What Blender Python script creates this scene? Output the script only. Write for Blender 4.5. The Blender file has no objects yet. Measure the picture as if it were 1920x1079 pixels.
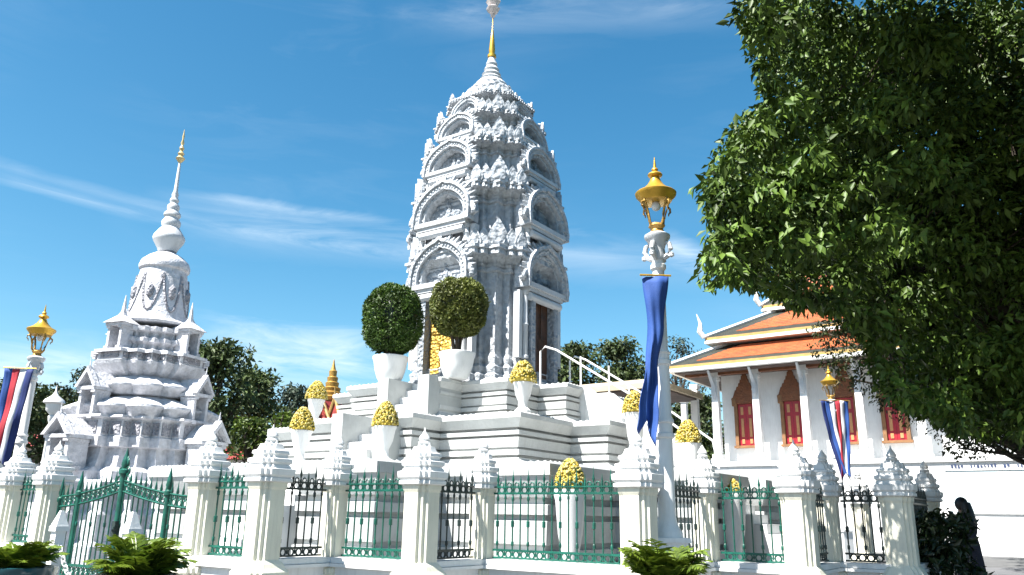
import bpy, bmesh, math, random
import numpy as np
from mathutils import Vector, Matrix, Euler
R = math.radians
rnd = random.Random(7)
C = bpy.context.scene.collection
SC = bpy.context.scene

# ------------------------------------------------------------------ camera
FPX, TH, PH, CH = 1500.0, R(16.0), R(1.0), 1.2
cam_d = bpy.data.cameras.new('camera'); cam = bpy.data.objects.new('camera', cam_d); C.objects.link(cam)
cam_d.sensor_width = 36.0; cam_d.lens = FPX / 1920 * 36.0; cam_d.clip_end = 5000
cam.location = (0, 0, CH)
cam.rotation_euler = (Matrix.Rotation(R(90) + TH, 3, 'X') @ Matrix.Rotation(PH, 3, 'Z')).to_euler()
SC.camera = cam
SC.render.resolution_x, SC.render.resolution_y = 1024, 575
SC.render.engine = 'CYCLES'
SC.view_settings.view_transform = 'Standard'; SC.view_settings.look = 'None'
SC.view_settings.gamma = 1.0; SC.view_settings.use_curve_mapping = False
SC.view_settings.exposure = 1.75

RV = np.array([1., 0, 0]); FW = np.array([0, math.cos(TH), math.sin(TH)]); UP = np.array([0, -math.sin(TH), math.cos(TH)])
def ray(px, py):
    X, Y = px - 960, py - 539.5; c, s = math.cos(PH), math.sin(PH)
    x, y = c * X + s * Y, -s * X + c * Y
    return (RV * x - UP * y + FW * FPX) / FPX
def atY(px, py, Y):
    d = ray(px, py); p = d * Y / d[1]; return Vector((p[0], p[1], p[2] + CH))
def m_per_px(Y, z=3.0): return (Y * math.cos(TH) + (z - CH) * math.sin(TH)) / FPX
AL = R(35)
UX, UY = math.cos(AL), -math.sin(AL); VX, VY = -math.sin(AL), -math.cos(AL)   # site axes: u = right-hand normal, v = front normal
def along(P, d, px, py=955):
    r = ray(px, py); k = r[0] / r[1]
    t = (k * P[1] - P[0]) / (d[0] - k * d[1]); return (P[0] + d[0] * t, P[1] + d[1] * t)

# ------------------------------------------------------------------ sky and sun
SUN_AZ, SUN_EL = 54.0, 57.0            # degrees to the left of straight behind the camera, height
sdir = Vector((-math.sin(R(SUN_AZ)) * math.cos(R(SUN_EL)), -math.cos(R(SUN_AZ)) * math.cos(R(SUN_EL)), math.sin(R(SUN_EL))))
world = bpy.data.worlds.new('World'); SC.world = world; world.use_nodes = True
wn = world.node_tree.nodes; wl = world.node_tree.links; wn.clear()
def N(nodes, t, **k):
    n = nodes.new(t)
    for a, b in k.items():
        if a.startswith('i_'):
            n.inputs[int(a[2:]) if a[2:].isdigit() else a[2:].replace('_', ' ')].default_value = b
        else: setattr(n, a, b)
    return n
sky = N(wn, 'ShaderNodeTexSky', sky_type='NISHITA', sun_disc=False)
sky.sun_elevation = R(SUN_EL); sky.sun_rotation = math.atan2(sdir.x, sdir.y)
sky.air_density = 1.0; sky.dust_density = 0.6; sky.ozone_density = 2.2; sky.altitude = 0
sep = N(wn, 'ShaderNodeSeparateColor'); wl.new(sky.outputs[0], sep.inputs[0])
hsv = N(wn, 'ShaderNodeCombineColor')             # deeper tropical blue: less red high up
tc = N(wn, 'ShaderNodeTexCoord')
def wmath(op, a, b=None, clamp=False):
    n = N(wn, 'ShaderNodeMath', operation=op, use_clamp=clamp)
    for i, q in enumerate((a, b)):
        if q is None: continue
        if isinstance(q, (int, float)): n.inputs[i].default_value = q
        else: wl.new(q, n.inputs[i])
    return n.outputs[0]
wl.new(wmath('MULTIPLY', wmath('POWER', sep.outputs[0], 1.75), 0.37), hsv.inputs[0]); wl.new(wmath('MULTIPLY', wmath('POWER', sep.outputs[1], 1.15), 0.90), hsv.inputs[1]); wl.new(wmath('MULTIPLY', sep.outputs[2], 1.1), hsv.inputs[2])
mp = N(wn, 'ShaderNodeMapping'); mp.inputs['Rotation'].default_value = (0, R(-12), 0); mp.inputs['Scale'].default_value = (1.6, 1.6, 9.0)
wl.new(tc.outputs['Generated'], mp.inputs[0])
nz = N(wn, 'ShaderNodeTexNoise', i_Scale=2.6, i_Detail=9.0, i_Roughness=0.62, i_Distortion=0.9); wl.new(mp.outputs[0], nz.inputs['Vector'])
nz2 = N(wn, 'ShaderNodeTexNoise', i_Scale=2.2, i_Detail=3.0); wl.new(tc.outputs['Generated'], nz2.inputs['Vector'])
wisp = wmath('MULTIPLY', wmath('MULTIPLY', wmath('SUBTRACT', nz.outputs[0], 0.50), 3.0, True), wmath('MULTIPLY', wmath('SUBTRACT', nz2.outputs[0], 0.42), 3.5, True))
total = wmath('MULTIPLY', wisp, 0.10)
def streak(pa, pb, width, amp):                 # a cirrus band along a great circle of the sky
    global total
    A = Vector(ray(*pa)).normalized(); B = Vector(ray(*pb)).normalized(); n = A.cross(B).normalized()
    m = (A + B).normalized(); half = A.angle(m)
    d = N(wn, 'ShaderNodeVectorMath', operation='DOT_PRODUCT'); wl.new(tc.outputs['Generated'], d.inputs[0]); d.inputs[1].default_value = n
    e = N(wn, 'ShaderNodeVectorMath', operation='DOT_PRODUCT'); wl.new(tc.outputs['Generated'], e.inputs[0]); e.inputs[1].default_value = m
    dist = wmath('ADD', d.outputs['Value'], wmath('MULTIPLY', wmath('SUBTRACT', nz.outputs[0], 0.5), width * 1.6))
    band = wmath('SUBTRACT', 1.0, wmath('DIVIDE', wmath('ABSOLUTE', dist), width), True)
    ang = wmath('ARCCOSINE', wmath('MINIMUM', e.outputs['Value'], 1.0))
    ends = wmath('MULTIPLY', wmath('SUBTRACT', 1.25, wmath('DIVIDE', ang, half)), 1.6, True)
    tex = wmath('ADD', wmath('MULTIPLY', nz.outputs[0], 3.6), -1.2, True)
    total = wmath('ADD', total, wmath('MULTIPLY', wmath('MULTIPLY', band, ends), wmath('MULTIPLY', tex, amp)))
streak((-60, 295), (430, 432), 0.010, 0.18)
streak((-40, 325), (300, 415), 0.008, 0.25)
streak((330, 365), (780, 425), 0.009, 0.26)
streak((420, 430), (760, 480), 0.010, 0.25)
streak((330, 420), (1300, 505), 0.035, 0.30)
streak((1240, 455), (1330, 500), 0.022, 0.6)
streak((780, 30), (1380, 10), 0.035, 0.25)
streak((380, 670), (720, 690), 0.05, 0.75)
streak((-100, 720), (200, 700), 0.045, 0.55)
bgc = N(wn, 'ShaderNodeMix', data_type='RGBA'); wl.new(wmath('MINIMUM', total, 0.85), bgc.inputs['Factor'])
wl.new(hsv.outputs[0], bgc.inputs[6]); bgc.inputs[7].default_value = (6.2, 7.0, 7.6, 1)
bg = N(wn, 'ShaderNodeBackground', i_Strength=0.0525); wl.new(bgc.outputs[2], bg.inputs['Color'])
wl.new(bg.outputs[0], N(wn, 'ShaderNodeOutputWorld').inputs['Surface'])
sun_d = bpy.data.lights.new('sun', 'SUN'); sun = bpy.data.objects.new('sun', sun_d); C.objects.link(sun)
sun_d.energy = 5.0; sun_d.angle = R(0.5); sun_d.color = (1.0, 0.965, 0.91)
sun.rotation_euler = sdir.to_track_quat('Z', 'Y').to_euler(); sun.location = (-20, -20, 30)

# ------------------------------------------------------------------ materials
MATS = {}
def mat(name, col, rough=0.6, var=0.12, vscale=3.0, bump=0.0, bscale=30.0, metal=0.0, col2=None, transl=0.0, spec=0.5, streak=0.0, voro=0.0, vorscale=20, leafvar=0.0):
    m = bpy.data.materials.new(name); m.use_nodes = True; nt = m.node_tree; n = nt.nodes; l = nt.links
    b = n['Principled BSDF']; b.inputs['Roughness'].default_value = rough; b.inputs['Metallic'].default_value = metal
    b.inputs['Specular IOR Level'].default_value = spec
    geo = N(n, 'ShaderNodeNewGeometry')
    nz = N(n, 'ShaderNodeTexNoise', i_Scale=vscale, i_Detail=6.0, i_Roughness=0.6); l.new(geo.outputs['Position'], nz.inputs['Vector'])
    c2 = col2 or tuple(max(0, c * (1 - 2.2 * var)) for c in col)
    rmp = N(n, 'ShaderNodeValToRGB'); rmp.color_ramp.elements[0].position = 0.32; rmp.color_ramp.elements[1].position = 0.62
    rmp.color_ramp.elements[0].color = (*c2, 1); rmp.color_ramp.elements[1].color = (*col, 1); l.new(nz.outputs[0], rmp.inputs[0])
    out = rmp.outputs[0]
    if streak:                                   # rain streaks and grime: long vertical noise
        mpn = N(n, 'ShaderNodeMapping'); mpn.inputs['Scale'].default_value = (9, 9, 0.7); l.new(geo.outputs['Position'], mpn.inputs[0])
        ns = N(n, 'ShaderNodeTexNoise', i_Scale=2.0, i_Detail=5.0, i_Roughness=0.7); l.new(mpn.outputs[0], ns.inputs['Vector'])
        r2 = N(n, 'ShaderNodeValToRGB'); r2.color_ramp.elements[0].position = 0.50; r2.color_ramp.elements[1].position = 0.72
        r2.color_ramp.elements[0].color = (0, 0, 0, 1); r2.color_ramp.elements[1].color = (streak,) * 3 + (1,); l.new(ns.outputs[0], r2.inputs[0])
        mx = N(n, 'ShaderNodeMix', data_type='RGBA'); l.new(r2.outputs[0], mx.inputs['Factor']); l.new(out, mx.inputs[6]); mx.inputs[7].default_value = (0.28, 0.27, 0.25, 1); out = mx.outputs[2]
    if leafvar:                                  # every leaf its own tone
        rc = N(n, 'ShaderNodeValToRGB'); l.new(geo.outputs['Random Per Island'], rc.inputs[0]); e = rc.color_ramp.elements
        e[0].color = (1 - leafvar, 1 - leafvar * .8, 1 - leafvar, 1); e[1].color = (1 + leafvar * .9, 1 + leafvar * .7, 1 + leafvar * .2, 1)
        ml = N(n, 'ShaderNodeMix', data_type='RGBA', blend_type='MULTIPLY'); ml.inputs['Factor'].default_value = 1.0; ml.clamp_result = False; l.new(out, ml.inputs[6]); l.new(rc.outputs[0], ml.inputs[7]); out = ml.outputs[2]
    l.new(out, b.inputs['Base Color'])
    if bump or voro:
        nb = N(n, 'ShaderNodeTexNoise', i_Scale=bscale, i_Detail=4.0); l.new(geo.outputs['Position'], nb.inputs['Vector'])
        hsrc = nb.outputs[0]
        if voro:                                 # carved scroll relief
            vo = N(n, 'ShaderNodeTexVoronoi', i_Scale=vorscale, feature='SMOOTH_F1'); l.new(geo.outputs['Position'], vo.inputs['Vector'])
            ad = N(n, 'ShaderNodeMath', operation='MULTIPLY_ADD'); l.new(vo.outputs[0], ad.inputs[0]); ad.inputs[1].default_value = voro; l.new(hsrc, ad.inputs[2]); hsrc = ad.outputs[0]
        bp = N(n, 'ShaderNodeBump', i_Strength=min(1, bump or 0.5), i_Distance=0.03); l.new(hsrc, bp.inputs['Height']); l.new(bp.outputs[0], b.inputs['Normal'])
    if transl:
        tr = N(n, 'ShaderNodeBsdfTranslucent'); l.new(out, tr.inputs['Color']); ms = N(n, 'ShaderNodeMixShader', i_0=transl)
        l.new(b.outputs[0], ms.inputs[1]); l.new(tr.outputs[0], ms.inputs[2]); l.new(ms.outputs[0], n['Material Output'].inputs['Surface'])
    MATS[name] = m; return m
M = MATS
mat('carved_stone', (0.440, 0.470, 0.505), 0.75, 0.15, 9.0, 0.8, 20, voro=2.2, vorscale=9, streak=0.35)
mat('smooth_stone', (0.500, 0.520, 0.540), 0.7, 0.07, 1.6, 0.12, 25, streak=0.3)
mat('plinth_stone', (0.470, 0.485, 0.480), 0.7, 0.08, 1.7, 0.2, 30, streak=0.35)
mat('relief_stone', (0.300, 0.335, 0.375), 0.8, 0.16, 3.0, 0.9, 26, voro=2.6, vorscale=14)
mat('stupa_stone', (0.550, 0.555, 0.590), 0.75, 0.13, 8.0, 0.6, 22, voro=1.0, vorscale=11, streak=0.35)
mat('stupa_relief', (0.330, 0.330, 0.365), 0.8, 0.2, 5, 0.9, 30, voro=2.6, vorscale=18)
mat('cream_paint', (0.670, 0.650, 0.540), 0.6, 0.05, 2.0, 0.06, 40, streak=0.30)
mat('white_paint', (0.680, 0.685, 0.680), 0.55, 0.04, 2.5, 0.06, 40, streak=0.22)
mat('shaded_stair', (0.395, 0.412, 0.407), 0.75, 0.08, 2.5, 0.1, 30, streak=0.2)  # grey of the cheeks' shaded faces put into the stone colour
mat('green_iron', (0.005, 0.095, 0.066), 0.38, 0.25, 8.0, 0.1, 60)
mat('dark_and_shaded_iron', (0.015, 0.03, 0.028), 0.4, 0.25, 8.0, 0.1, 60)  # green iron darkened in colour for panels in shade; also the dark latch
mat('gold', (0.590, 0.344, 0.041), 0.36, 0.12, 6.0, 0.1, 40, metal=0.55)
mat('gold_carved', (0.640, 0.410, 0.082), 0.45, 0.2, 9.0, 0.9, 26, metal=0.45, voro=2.5, vorscale=16)
mat('bronze_gold', (0.45, 0.26, 0.06), 0.45, 0.2, 8.0, 0.3, 30, metal=0.5)
mat('door_wood', (0.090, 0.037, 0.016), 0.55, 0.3, 4.0, 0.3, 30, streak=0.1)
mat('blue_cloth', (0.020, 0.075, 0.290), 0.75, 0.1, 4.0, 0.1, 90, transl=0.12)
mat('navy_cloth', (0.010, 0.025, 0.131), 0.8, 0.1, 4.0, 0.1, 90, transl=0.12)
mat('red_cloth', (0.410, 0.025, 0.041), 0.8, 0.1, 4.0, 0.1, 90, transl=0.12)
mat('white_cloth', (0.615, 0.623, 0.656), 0.8, 0.05, 4.0, 0.1, 90, transl=0.12)
mat('yellow_petals', (0.560, 0.450, 0.075), 0.6, 0.1, 14.0, 0.0, col2=(0.46, 0.33, 0.03), transl=0.2)
mat('pale_petals', (0.660, 0.570, 0.240), 0.6, 0.1, 14.0, transl=0.2)
mat('clipped_leaf', (0.068, 0.128, 0.024), 0.5, 0.3, 2.5, transl=0.18, spec=0.35, leafvar=0.45)
mat('olive_leaf', (0.140, 0.165, 0.040), 0.5, 0.3, 2.5, transl=0.18, spec=0.35, leafvar=0.45)
mat('mango_leaf', (0.075, 0.130, 0.020), 0.5, 0.3, 1.6, transl=0.06, spec=0.25, leafvar=0.45)
mat('small_leaf', (0.041, 0.054, 0.011), 0.6, 0.35, 1.8, transl=0.14, spec=0.35, leafvar=0.45)
mat('far_leaf', (0.066, 0.100, 0.034), 0.6, 0.4, 0.8, transl=0.15, spec=0.3, leafvar=0.45)
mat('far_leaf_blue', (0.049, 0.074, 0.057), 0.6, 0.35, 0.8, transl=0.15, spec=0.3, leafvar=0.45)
mat('bright_leaf', (0.090, 0.139, 0.021), 0.5, 0.35, 1.2, transl=0.2, spec=0.3, leafvar=0.45)
mat('palm_leaf', (0.139, 0.205, 0.021), 0.42, 0.3, 5.0, transl=0.22, leafvar=0.45)
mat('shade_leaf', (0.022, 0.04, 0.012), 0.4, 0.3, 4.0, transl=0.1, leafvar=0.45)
mat('bark', (0.082, 0.061, 0.041), 0.9, 0.35, 6.0, 0.8, 18)
mat('soil', (0.06, 0.045, 0.03), 0.95, 0.3, 12.0, 0.6, 40)
mat('glazed_pot', (0.015, 0.07, 0.085), 0.18, 0.2, 6.0)
mat('roof_orange', (0.370, 0.090, 0.020), 0.55, 0.2, 2.0, 0.2, 20)
mat('roof_dark', (0.022, 0.024, 0.016), 0.6, 0.2, 2.0, 0.2, 20)
mat('roof_gold', (0.420, 0.270, 0.085), 0.5, 0.12, 2.0, 0.1, 30)
mat('roof_red', (0.344, 0.049, 0.041), 0.6, 0.2, 1.5, 0.2, 20)
mat('shutter_red', (0.30, 0.008, 0.02), 0.45, 0.1, 3.0)
mat('shutter_panel', (0.45, 0.22, 0.09), 0.5, 0.1, 6.0)
mat('frame_gold', (0.220, 0.105, 0.040), 0.6, 0.15, 4.0, 0.3, 25)
mat('window_gold', (0.190, 0.065, 0.022), 0.6, 0.2, 6.0, 0.6, 25, voro=1.5, vorscale=12)
mat('ceiling_brown', (0.10, 0.07, 0.06), 0.8, 0.2, 1.5)
mat('pale_eave', (0.46, 0.38, 0.26), 0.7, 0.1, 2.0)
mat('pale_gold', (0.60, 0.46, 0.22), 0.4, 0.15, 20.0, metal=0.3)
mat('pale_blue', (0.66, 0.76, 0.78), 0.6, 0.06, 2.0)
mat('ink', (0.03, 0.05, 0.12), 0.7, 0.2, 5.0)
mat('paving', (0.110, 0.110, 0.115), 0.85, 0.15, 0.7, 0.2, 12)
mat('lawn', (0.045, 0.070, 0.021), 0.9, 0.3, 1.2, 0.6, 30)
mat('grout', (0.100, 0.100, 0.100), 0.9, 0.2, 2.0)
mat('hair', (0.008, 0.007, 0.007), 0.5, 0.2, 20)
mat('skin', (0.340, 0.190, 0.120), 0.55, 0.08, 10)
mat('dark_dress', (0.040, 0.030, 0.046), 0.85, 0.3, 9)
mat('marble_tip', (0.70, 0.62, 0.60), 0.4, 0.2, 12.0)
gl = mat('lamp_glass', (0.9, 0.93, 0.95), 0.05, 0.0)
gl.node_tree.nodes['Principled BSDF'].inputs['Transmission Weight'].default_value = 1.0
gl.node_tree.nodes['Principled BSDF'].inputs['IOR'].default_value = 1.05

# ------------------------------------------------------------------ mesh building
class MB:
    def __init__(s): s.v = []; s.f = []
    def add(s, verts, faces):
        o = len(s.v); s.v += [tuple(p) for p in verts]; s.f += [tuple(i + o for i in f) for f in faces]
    def box(s, c, size, rz=0.0, taper=1.0):
        x, y, z = (q / 2 for q in size); P = []
        for k, t in ((-1, 1.0), (1, taper)):
            for sx, sy in ((-1, -1), (1, -1), (1, 1), (-1, 1)):
                a, b = sx * x * t, sy * y * t
                P.append((c[0] + a * math.cos(rz) - b * math.sin(rz), c[1] + a * math.sin(rz) + b * math.cos(rz), c[2] + k * z))
        s.add(P, [(3, 2, 1, 0), (4, 5, 6, 7), (0, 1, 5, 4), (1, 2, 6, 5), (2, 3, 7, 6), (3, 0, 4, 7)])
    def loft(s, rings, cap=True):
        n = len(rings[0]); P = [p for r in rings for p in r]; F = []
        for k in range(len(rings) - 1):
            for i in range(n):
                j = (i + 1) % n; F.append((k * n + i, k * n + j, (k + 1) * n + j, (k + 1) * n + i))
        if cap: F.append(tuple(reversed(range(n)))); F.append(tuple(range((len(rings) - 1) * n, len(rings) * n)))
        s.add(P, F)
    def lathe(s, prof, n=20, c=(0, 0, 0), lobes=0, amp=0.0):
        rings = []
        for r, z in prof:
            rings.append([(c[0] + r * (1 + amp * (abs(math.sin(lobes * a / 2)) if lobes else 0)) * math.cos(a), c[1] + r * (1 + amp * (abs(math.sin(lobes * a / 2)) if lobes else 0)) * math.sin(a), c[2] + z) for a in (2 * math.pi * i / n for i in range(n))])
        s.loft(rings)
    def tube(s, pts, rad, n=6):
        pts = [Vector(p) for p in pts]; rings = []
        if not hasattr(rad, '__len__'): rad = [rad] * len(pts)
        ref = None
        for i, p in enumerate(pts):
            t = (pts[min(i + 1, len(pts) - 1)] - pts[max(i - 1, 0)]).normalized()
            if ref is None or abs(t.dot(ref)) > 0.95: ref = Vector((0, 0, 1)) if abs(t.z) < 0.9 else Vector((1, 0, 0))
            a = t.cross(ref).normalized(); b = t.cross(a).normalized(); ref = b.cross(t) if False else ref
            rings.append([p + (a * math.cos(q) + b * math.sin(q)) * rad[i] for q in (2 * math.pi * k / n for k in range(n))])
        s.loft(rings)
    def prism(s, poly, y0, y1, ox=0, oz=0):       # polygon in x,z pushed along y
        s.loft([[(ox + x, y0, oz + z) for x, z in poly], [(ox + x, y1, oz + z) for x, z in poly]])
    def strip(s, outer, inner, y0, y1):           # a band between two polylines in x,z, thick along y
        n = len(outer); P = [(x, y0, z) for x, z in outer] + [(x, y0, z) for x, z in inner] + [(x, y1, z) for x, z in outer] + [(x, y1, z) for x, z in inner]
        F = []
        for i in range(n - 1):
            F += [(i, i + 1, n + i + 1, n + i), (2 * n + i + 1, 2 * n + i, 3 * n + i, 3 * n + i + 1), (i + 1, i, 2 * n + i, 2 * n + i + 1), (n + i, n + i + 1, 3 * n + i + 1, 3 * n + i)]
        F += [(0, n, 3 * n, 2 * n), (n - 1, 3 * n - 1, 4 * n - 1, 2 * n - 1)]
        s.add(P, F)
    def ring(s, c, r, t, axis='y', n=12, m=5):    # small torus
        P = []; F = []
        for i in range(n):
            a = 2 * math.pi * i / n
            for j in range(m):
                b = 2 * math.pi * j / m; q = r + t * math.cos(b); x, w, h = q * math.cos(a), t * math.sin(b), q * math.sin(a)
                P.append((c[0] + x, c[1] + w, c[2] + h) if axis == 'y' else (c[0] + x, c[1] + h, c[2] + w))
                F.append((i * m + j, ((i + 1) % n) * m + j, ((i + 1) % n) * m + (j + 1) % m, i * m + (j + 1) % m))
        s.add(P, F)
    def blob(s, c, r, n=6, sq=(1, 1, 1)):
        P = [(c[0], c[1], c[2] - r * sq[2])]; F = []; rows = max(3, n // 2)
        for k in range(1, rows):
            a = math.pi * k / rows
            for i in range(n):
                b = 2 * math.pi * (i + 0.5 * (k % 2)) / n
                P.append((c[0] + r * sq[0] * math.sin(a) * math.cos(b), c[1] + r * sq[1] * math.sin(a) * math.sin(b), c[2] - r * sq[2] * math.cos(a)))
        P.append((c[0], c[1], c[2] + r * sq[2])); T = len(P) - 1
        for i in range(n):
            F.append((0, 1 + (i + 1) % n, 1 + i)); F.append((T, T - n + i, T - n + (i + 1) % n))
            for k in range(rows - 2):
                F.append((1 + k * n + i, 1 + k * n + (i + 1) % n, 1 + (k + 1) * n + (i + 1) % n, 1 + (k + 1) * n + i))
        s.add(P, F)
    def mesh(s, name, m, smooth=None, fix=True):
        me = bpy.data.meshes.new(name); me.from_pydata(s.v, [], s.f)
        if fix:
            bm = bmesh.new(); bm.from_mesh(me); bmesh.ops.recalc_face_normals(bm, faces=bm.faces); bm.to_mesh(me); bm.free()
        if m is not None: me.materials.append(M[m] if isinstance(m, str) else m)
        if smooth: me.shade_smooth(); me.set_sharp_from_angle(angle=R(smooth))
        return me
    def build(s, name, m, parent=None, loc=(0, 0, 0), rz=0.0, smooth=None, kind=None):
        return inst(s.mesh(name, m, smooth), name, parent, loc, rz, kind)
def inst(me, name, parent=None, loc=(0, 0, 0), rz=0.0, kind=None, scale=None, rot=None):
    o = bpy.data.objects.new(name, me); C.objects.link(o); o.location = loc
    o.rotation_euler = rot if rot else (0, 0, rz)
    if scale is not None: o.scale = (scale,) * 3 if isinstance(scale, (int, float)) else scale
    if parent: o.parent = parent
    if kind: o['kind'] = kind
    return o
def thing(name, label, cat, loc=(0, 0, 0), rz=0.0, group=None):
    o = bpy.data.objects.new(name, None); C.objects.link(o); o.location = loc; o.rotation_euler = (0, 0, rz); o.empty_display_size = 0.2
    return tag(o, label, cat, group)
def tag(o, label, cat, group=None):
    o['label'] = label; o['category'] = cat
    if group: o['group'] = group
    return o
def copy_tree(o, parent=None):
    c = o.copy(); C.objects.link(c); c.parent = parent
    for ch in [q for q in o.children]: copy_tree(ch, c)
    return c
def rect_off(poly, d):                            # grow a right-angled outline by d
    n = len(poly); ar = sum(poly[i][0] * poly[(i + 1) % n][1] - poly[(i + 1) % n][0] * poly[i][1] for i in range(n)); sg = 1 if ar > 0 else -1
    out = []
    for i in range(n):
        p, q, r = poly[i - 1], poly[i], poly[(i + 1) % n]
        def nrm(a, b):
            L = math.hypot(b[0] - a[0], b[1] - a[1]); return (sg * (b[1] - a[1]) / L, -sg * (b[0] - a[0]) / L)
        n1, n2 = nrm(p, q), nrm(q, r); out.append((q[0] + d * (n1[0] + n2[0]), q[1] + d * (n1[1] + n2[1])))
    return out
def redent(quad, s=1.0):                          # stepped (redented) square outline from one quadrant
    out = []
    for k in range(4):
        for x, y in quad:
            for _ in range(k): x, y = -y, x
            out.append((x * s, y * s))
    return out
def loft_plan(mb, plan, prof):
    mb.loft([[(x, y, z) for x, y in rect_off(plan, d)] for d, z in prof])

# ------------------------------------------------------------------ foliage
def leaf_mesh(name, cen, tip, nrm, size, m, wid=0.42, fold=0.22):
    """two-triangle folded leaves from arrays of centres, tip directions and face normals"""
    cen, tip, nrm = (np.asarray(a, float) for a in (cen, tip, nrm)); size = np.asarray(size, float)[:, None]
    tip /= np.linalg.norm(tip, axis=1, keepdims=True) + 1e-9
    sd = np.cross(tip, nrm); sd /= np.linalg.norm(sd, axis=1, keepdims=True) + 1e-9; nn = np.cross(sd, tip)
    a = cen - tip * size * 0.5; b = cen + sd * size * wid * 0.5 + nn * size * fold * 0.4 - tip * size * 0.05
    c = cen + tip * size * 0.5 - nn * size * 0.10; d = cen - sd * size * wid * 0.5 + nn * size * fold * 0.4 - tip * size * 0.05
    V = np.stack([a, b, c, d], 1).reshape(-1, 3); n = len(cen); i = np.arange(n)[:, None] * 4
    F = np.concatenate([i + [0, 2, 1], i + [0, 3, 2]], 1).reshape(-1)
    me = bpy.data.meshes.new(name); me.vertices.add(len(V)); me.vertices.foreach_set('co', V.ravel())
    me.loops.add(len(F)); me.loops.foreach_set('vertex_index', F.astype(np.int32)); me.polygons.add(n * 2)
    me.polygons.foreach_set('loop_start', np.arange(n * 2, dtype=np.int32) * 3)
    me.update(calc_edges=True); me.materials.append(M[m]); return me
def clump_leaves(rng, clumps, per, size, droop=0.5, shell=0.55):
    """leaves on the outer shell of ellipsoid clumps: (centre, radii)"""
    Cs, Ts, Ns, Ss = [], [], [], []
    for c, r in clumps:
        k = max(4, int(per * (r[0] * r[1] * r[2]) ** (2 / 3.0)))
        d = rng.normal(size=(k, 3)); d /= np.linalg.norm(d, axis=1, keepdims=True)
        rad = rng.uniform(shell, 1.03, size=(k, 1))
        Cs.append(np.array(c) + d * np.array(r) * rad)
        t = d * 0.8 + rng.normal(size=(k, 3)) * 0.6; t[:, 2] -= droop; Ts.append(t)
        nn = d * 0.7 + rng.normal(size=(k, 3)) * 0.5; nn[:, 2] += 0.5; Ns.append(nn)
        Ss.append(size * rng.uniform(0.5, 1.3, size=k))
    return (np.concatenate(Cs), np.concatenate(Ts), np.concatenate(Ns), np.concatenate(Ss))
def branch(mb, a, b, r0, r1, bend=0.15, rr=None, n=6):
    a, b = Vector(a), Vector(b); rr = rr or rnd; L = (b - a).length; pts = []; rad = []
    off = Vector((rr.uniform(-1, 1), rr.uniform(-1, 1), rr.uniform(-0.3, 0.6))) * L * bend
    for i in range(n):
        t = i / (n - 1); pts.append(a.lerp(b, t) + off * math.sin(math.pi * t)); rad.append(r0 + (r1 - r0) * t)
    mb.tube(pts, rad, 7)
def in_poly(x, y, poly):
    ins = False; n = len(poly)
    for i in range(n):
        (x1, y1), (x2, y2) = poly[i], poly[(i + 1) % n]
        if (y1 > y) != (y2 > y) and x < (x2 - x1) * (y - y1) / (y2 - y1) + x1: ins = not ins
    return ins

# ================================================================== GROUND
g = MB(); g.add([(-1500, -300, 0), (1500, -300, 0), (1500, 3000, 0), (-1500, 3000, 0)], [(0, 1, 2, 3)])
o = g.build('ground', 'lawn'); o['kind'] = 'structure'
g = MB(); g.add([(-60, -30, .004), (70, -30, .004), (70, 75, .004), (-60, 75, .004)], [(0, 1, 2, 3)])
pav = g.build('pavement', 'grout'); pav['kind'] = 'structure'
# stone slabs of the pavement where they can be told apart: the walk past the fence on the shaded side
sm = MB(); sm.box((0, 0, .011), (1.18, 1.18, .018)); slab_me = sm.mesh('paving_slab', 'paving')
for i in range(-1, 13):
    for j in range(0, 13):
        x, y = 5.5 + i * 1.2 + (j % 2) * 0.6, 9.5 + j * 1.2
        if x / y > 0.47: inst(slab_me, 'paving_slab', pav, (x, y, .004 + rnd.uniform(0, .003)))

# ================================================================== MAIN TOWER SHRINE
TD = 18.7; TX = atY(909, 600, TD).x; TROT = -AL
def TW(U, V, z): return Vector((TX + UX * U + VX * V, TD + UY * U + VY * V, z))
NU1, NU2, NM = -0.05, 1.15, 0.62                   # stair openings: front (in U), right (in V)
def plinth_plan(a, b, c, dv):
    P = [(b, c), (NU2, c), (NU2, c - dv), (NU1, c - dv), (NU1, c), (-b, c), (-b, a), (-a, a), (-a, b), (-c, b), (-c, -b), (-a, -b), (-a, -a), (-b, -a), (-b, -c), (b, -c), (b, -a), (a, -a), (a, -b), (c, -b),
         (c, -NM), (c - dv, -NM), (c - dv, NM), (c, NM), (c, b), (a, b), (a, a), (b, a)]
    return [(x, -y) for x, y in P]
terrace = thing('stepped_plinth', 'white three-tiered stepped stone plinth carrying the tall carved tower', 'plinth', (TX, TD, 0), TROT)
def moulded(z0, z1, k=1.0):                        # base steps, bands, overhanging cornice
    h = z1 - z0; P = [(.30, z0), (.30, z0 + .05 * h), (.24, z0 + .07 * h), (.07, z0 + .21 * h), (.07, z0 + .23 * h), (-.045, z0 + .235 * h), (-.045, z0 + .275 * h), (.07, z0 + .28 * h), (.07, z0 + .37 * h), (-.045, z0 + .375 * h), (-.045, z0 + .41 * h), (.015, z0 + .415 * h), (.05, z0 + .58 * h), (-.045, z0 + .585 * h),
         (-.045, z0 + .62 * h), (.07, z0 + .625 * h), (.07, z0 + .695 * h), (-.06, z0 + .70 * h), (-.06, z0 + .745 * h), (.03, z0 + .75 * h), (.15, z0 + .90 * h), (.17, z0 + .905 * h), (.17, z0 + .985 * h), (.14, z1)]
    return [((d - .02) * k, z) for d, z in P]
LOWZ, MIDZ, UPZ = 1.98, 2.98, 3.80
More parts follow.
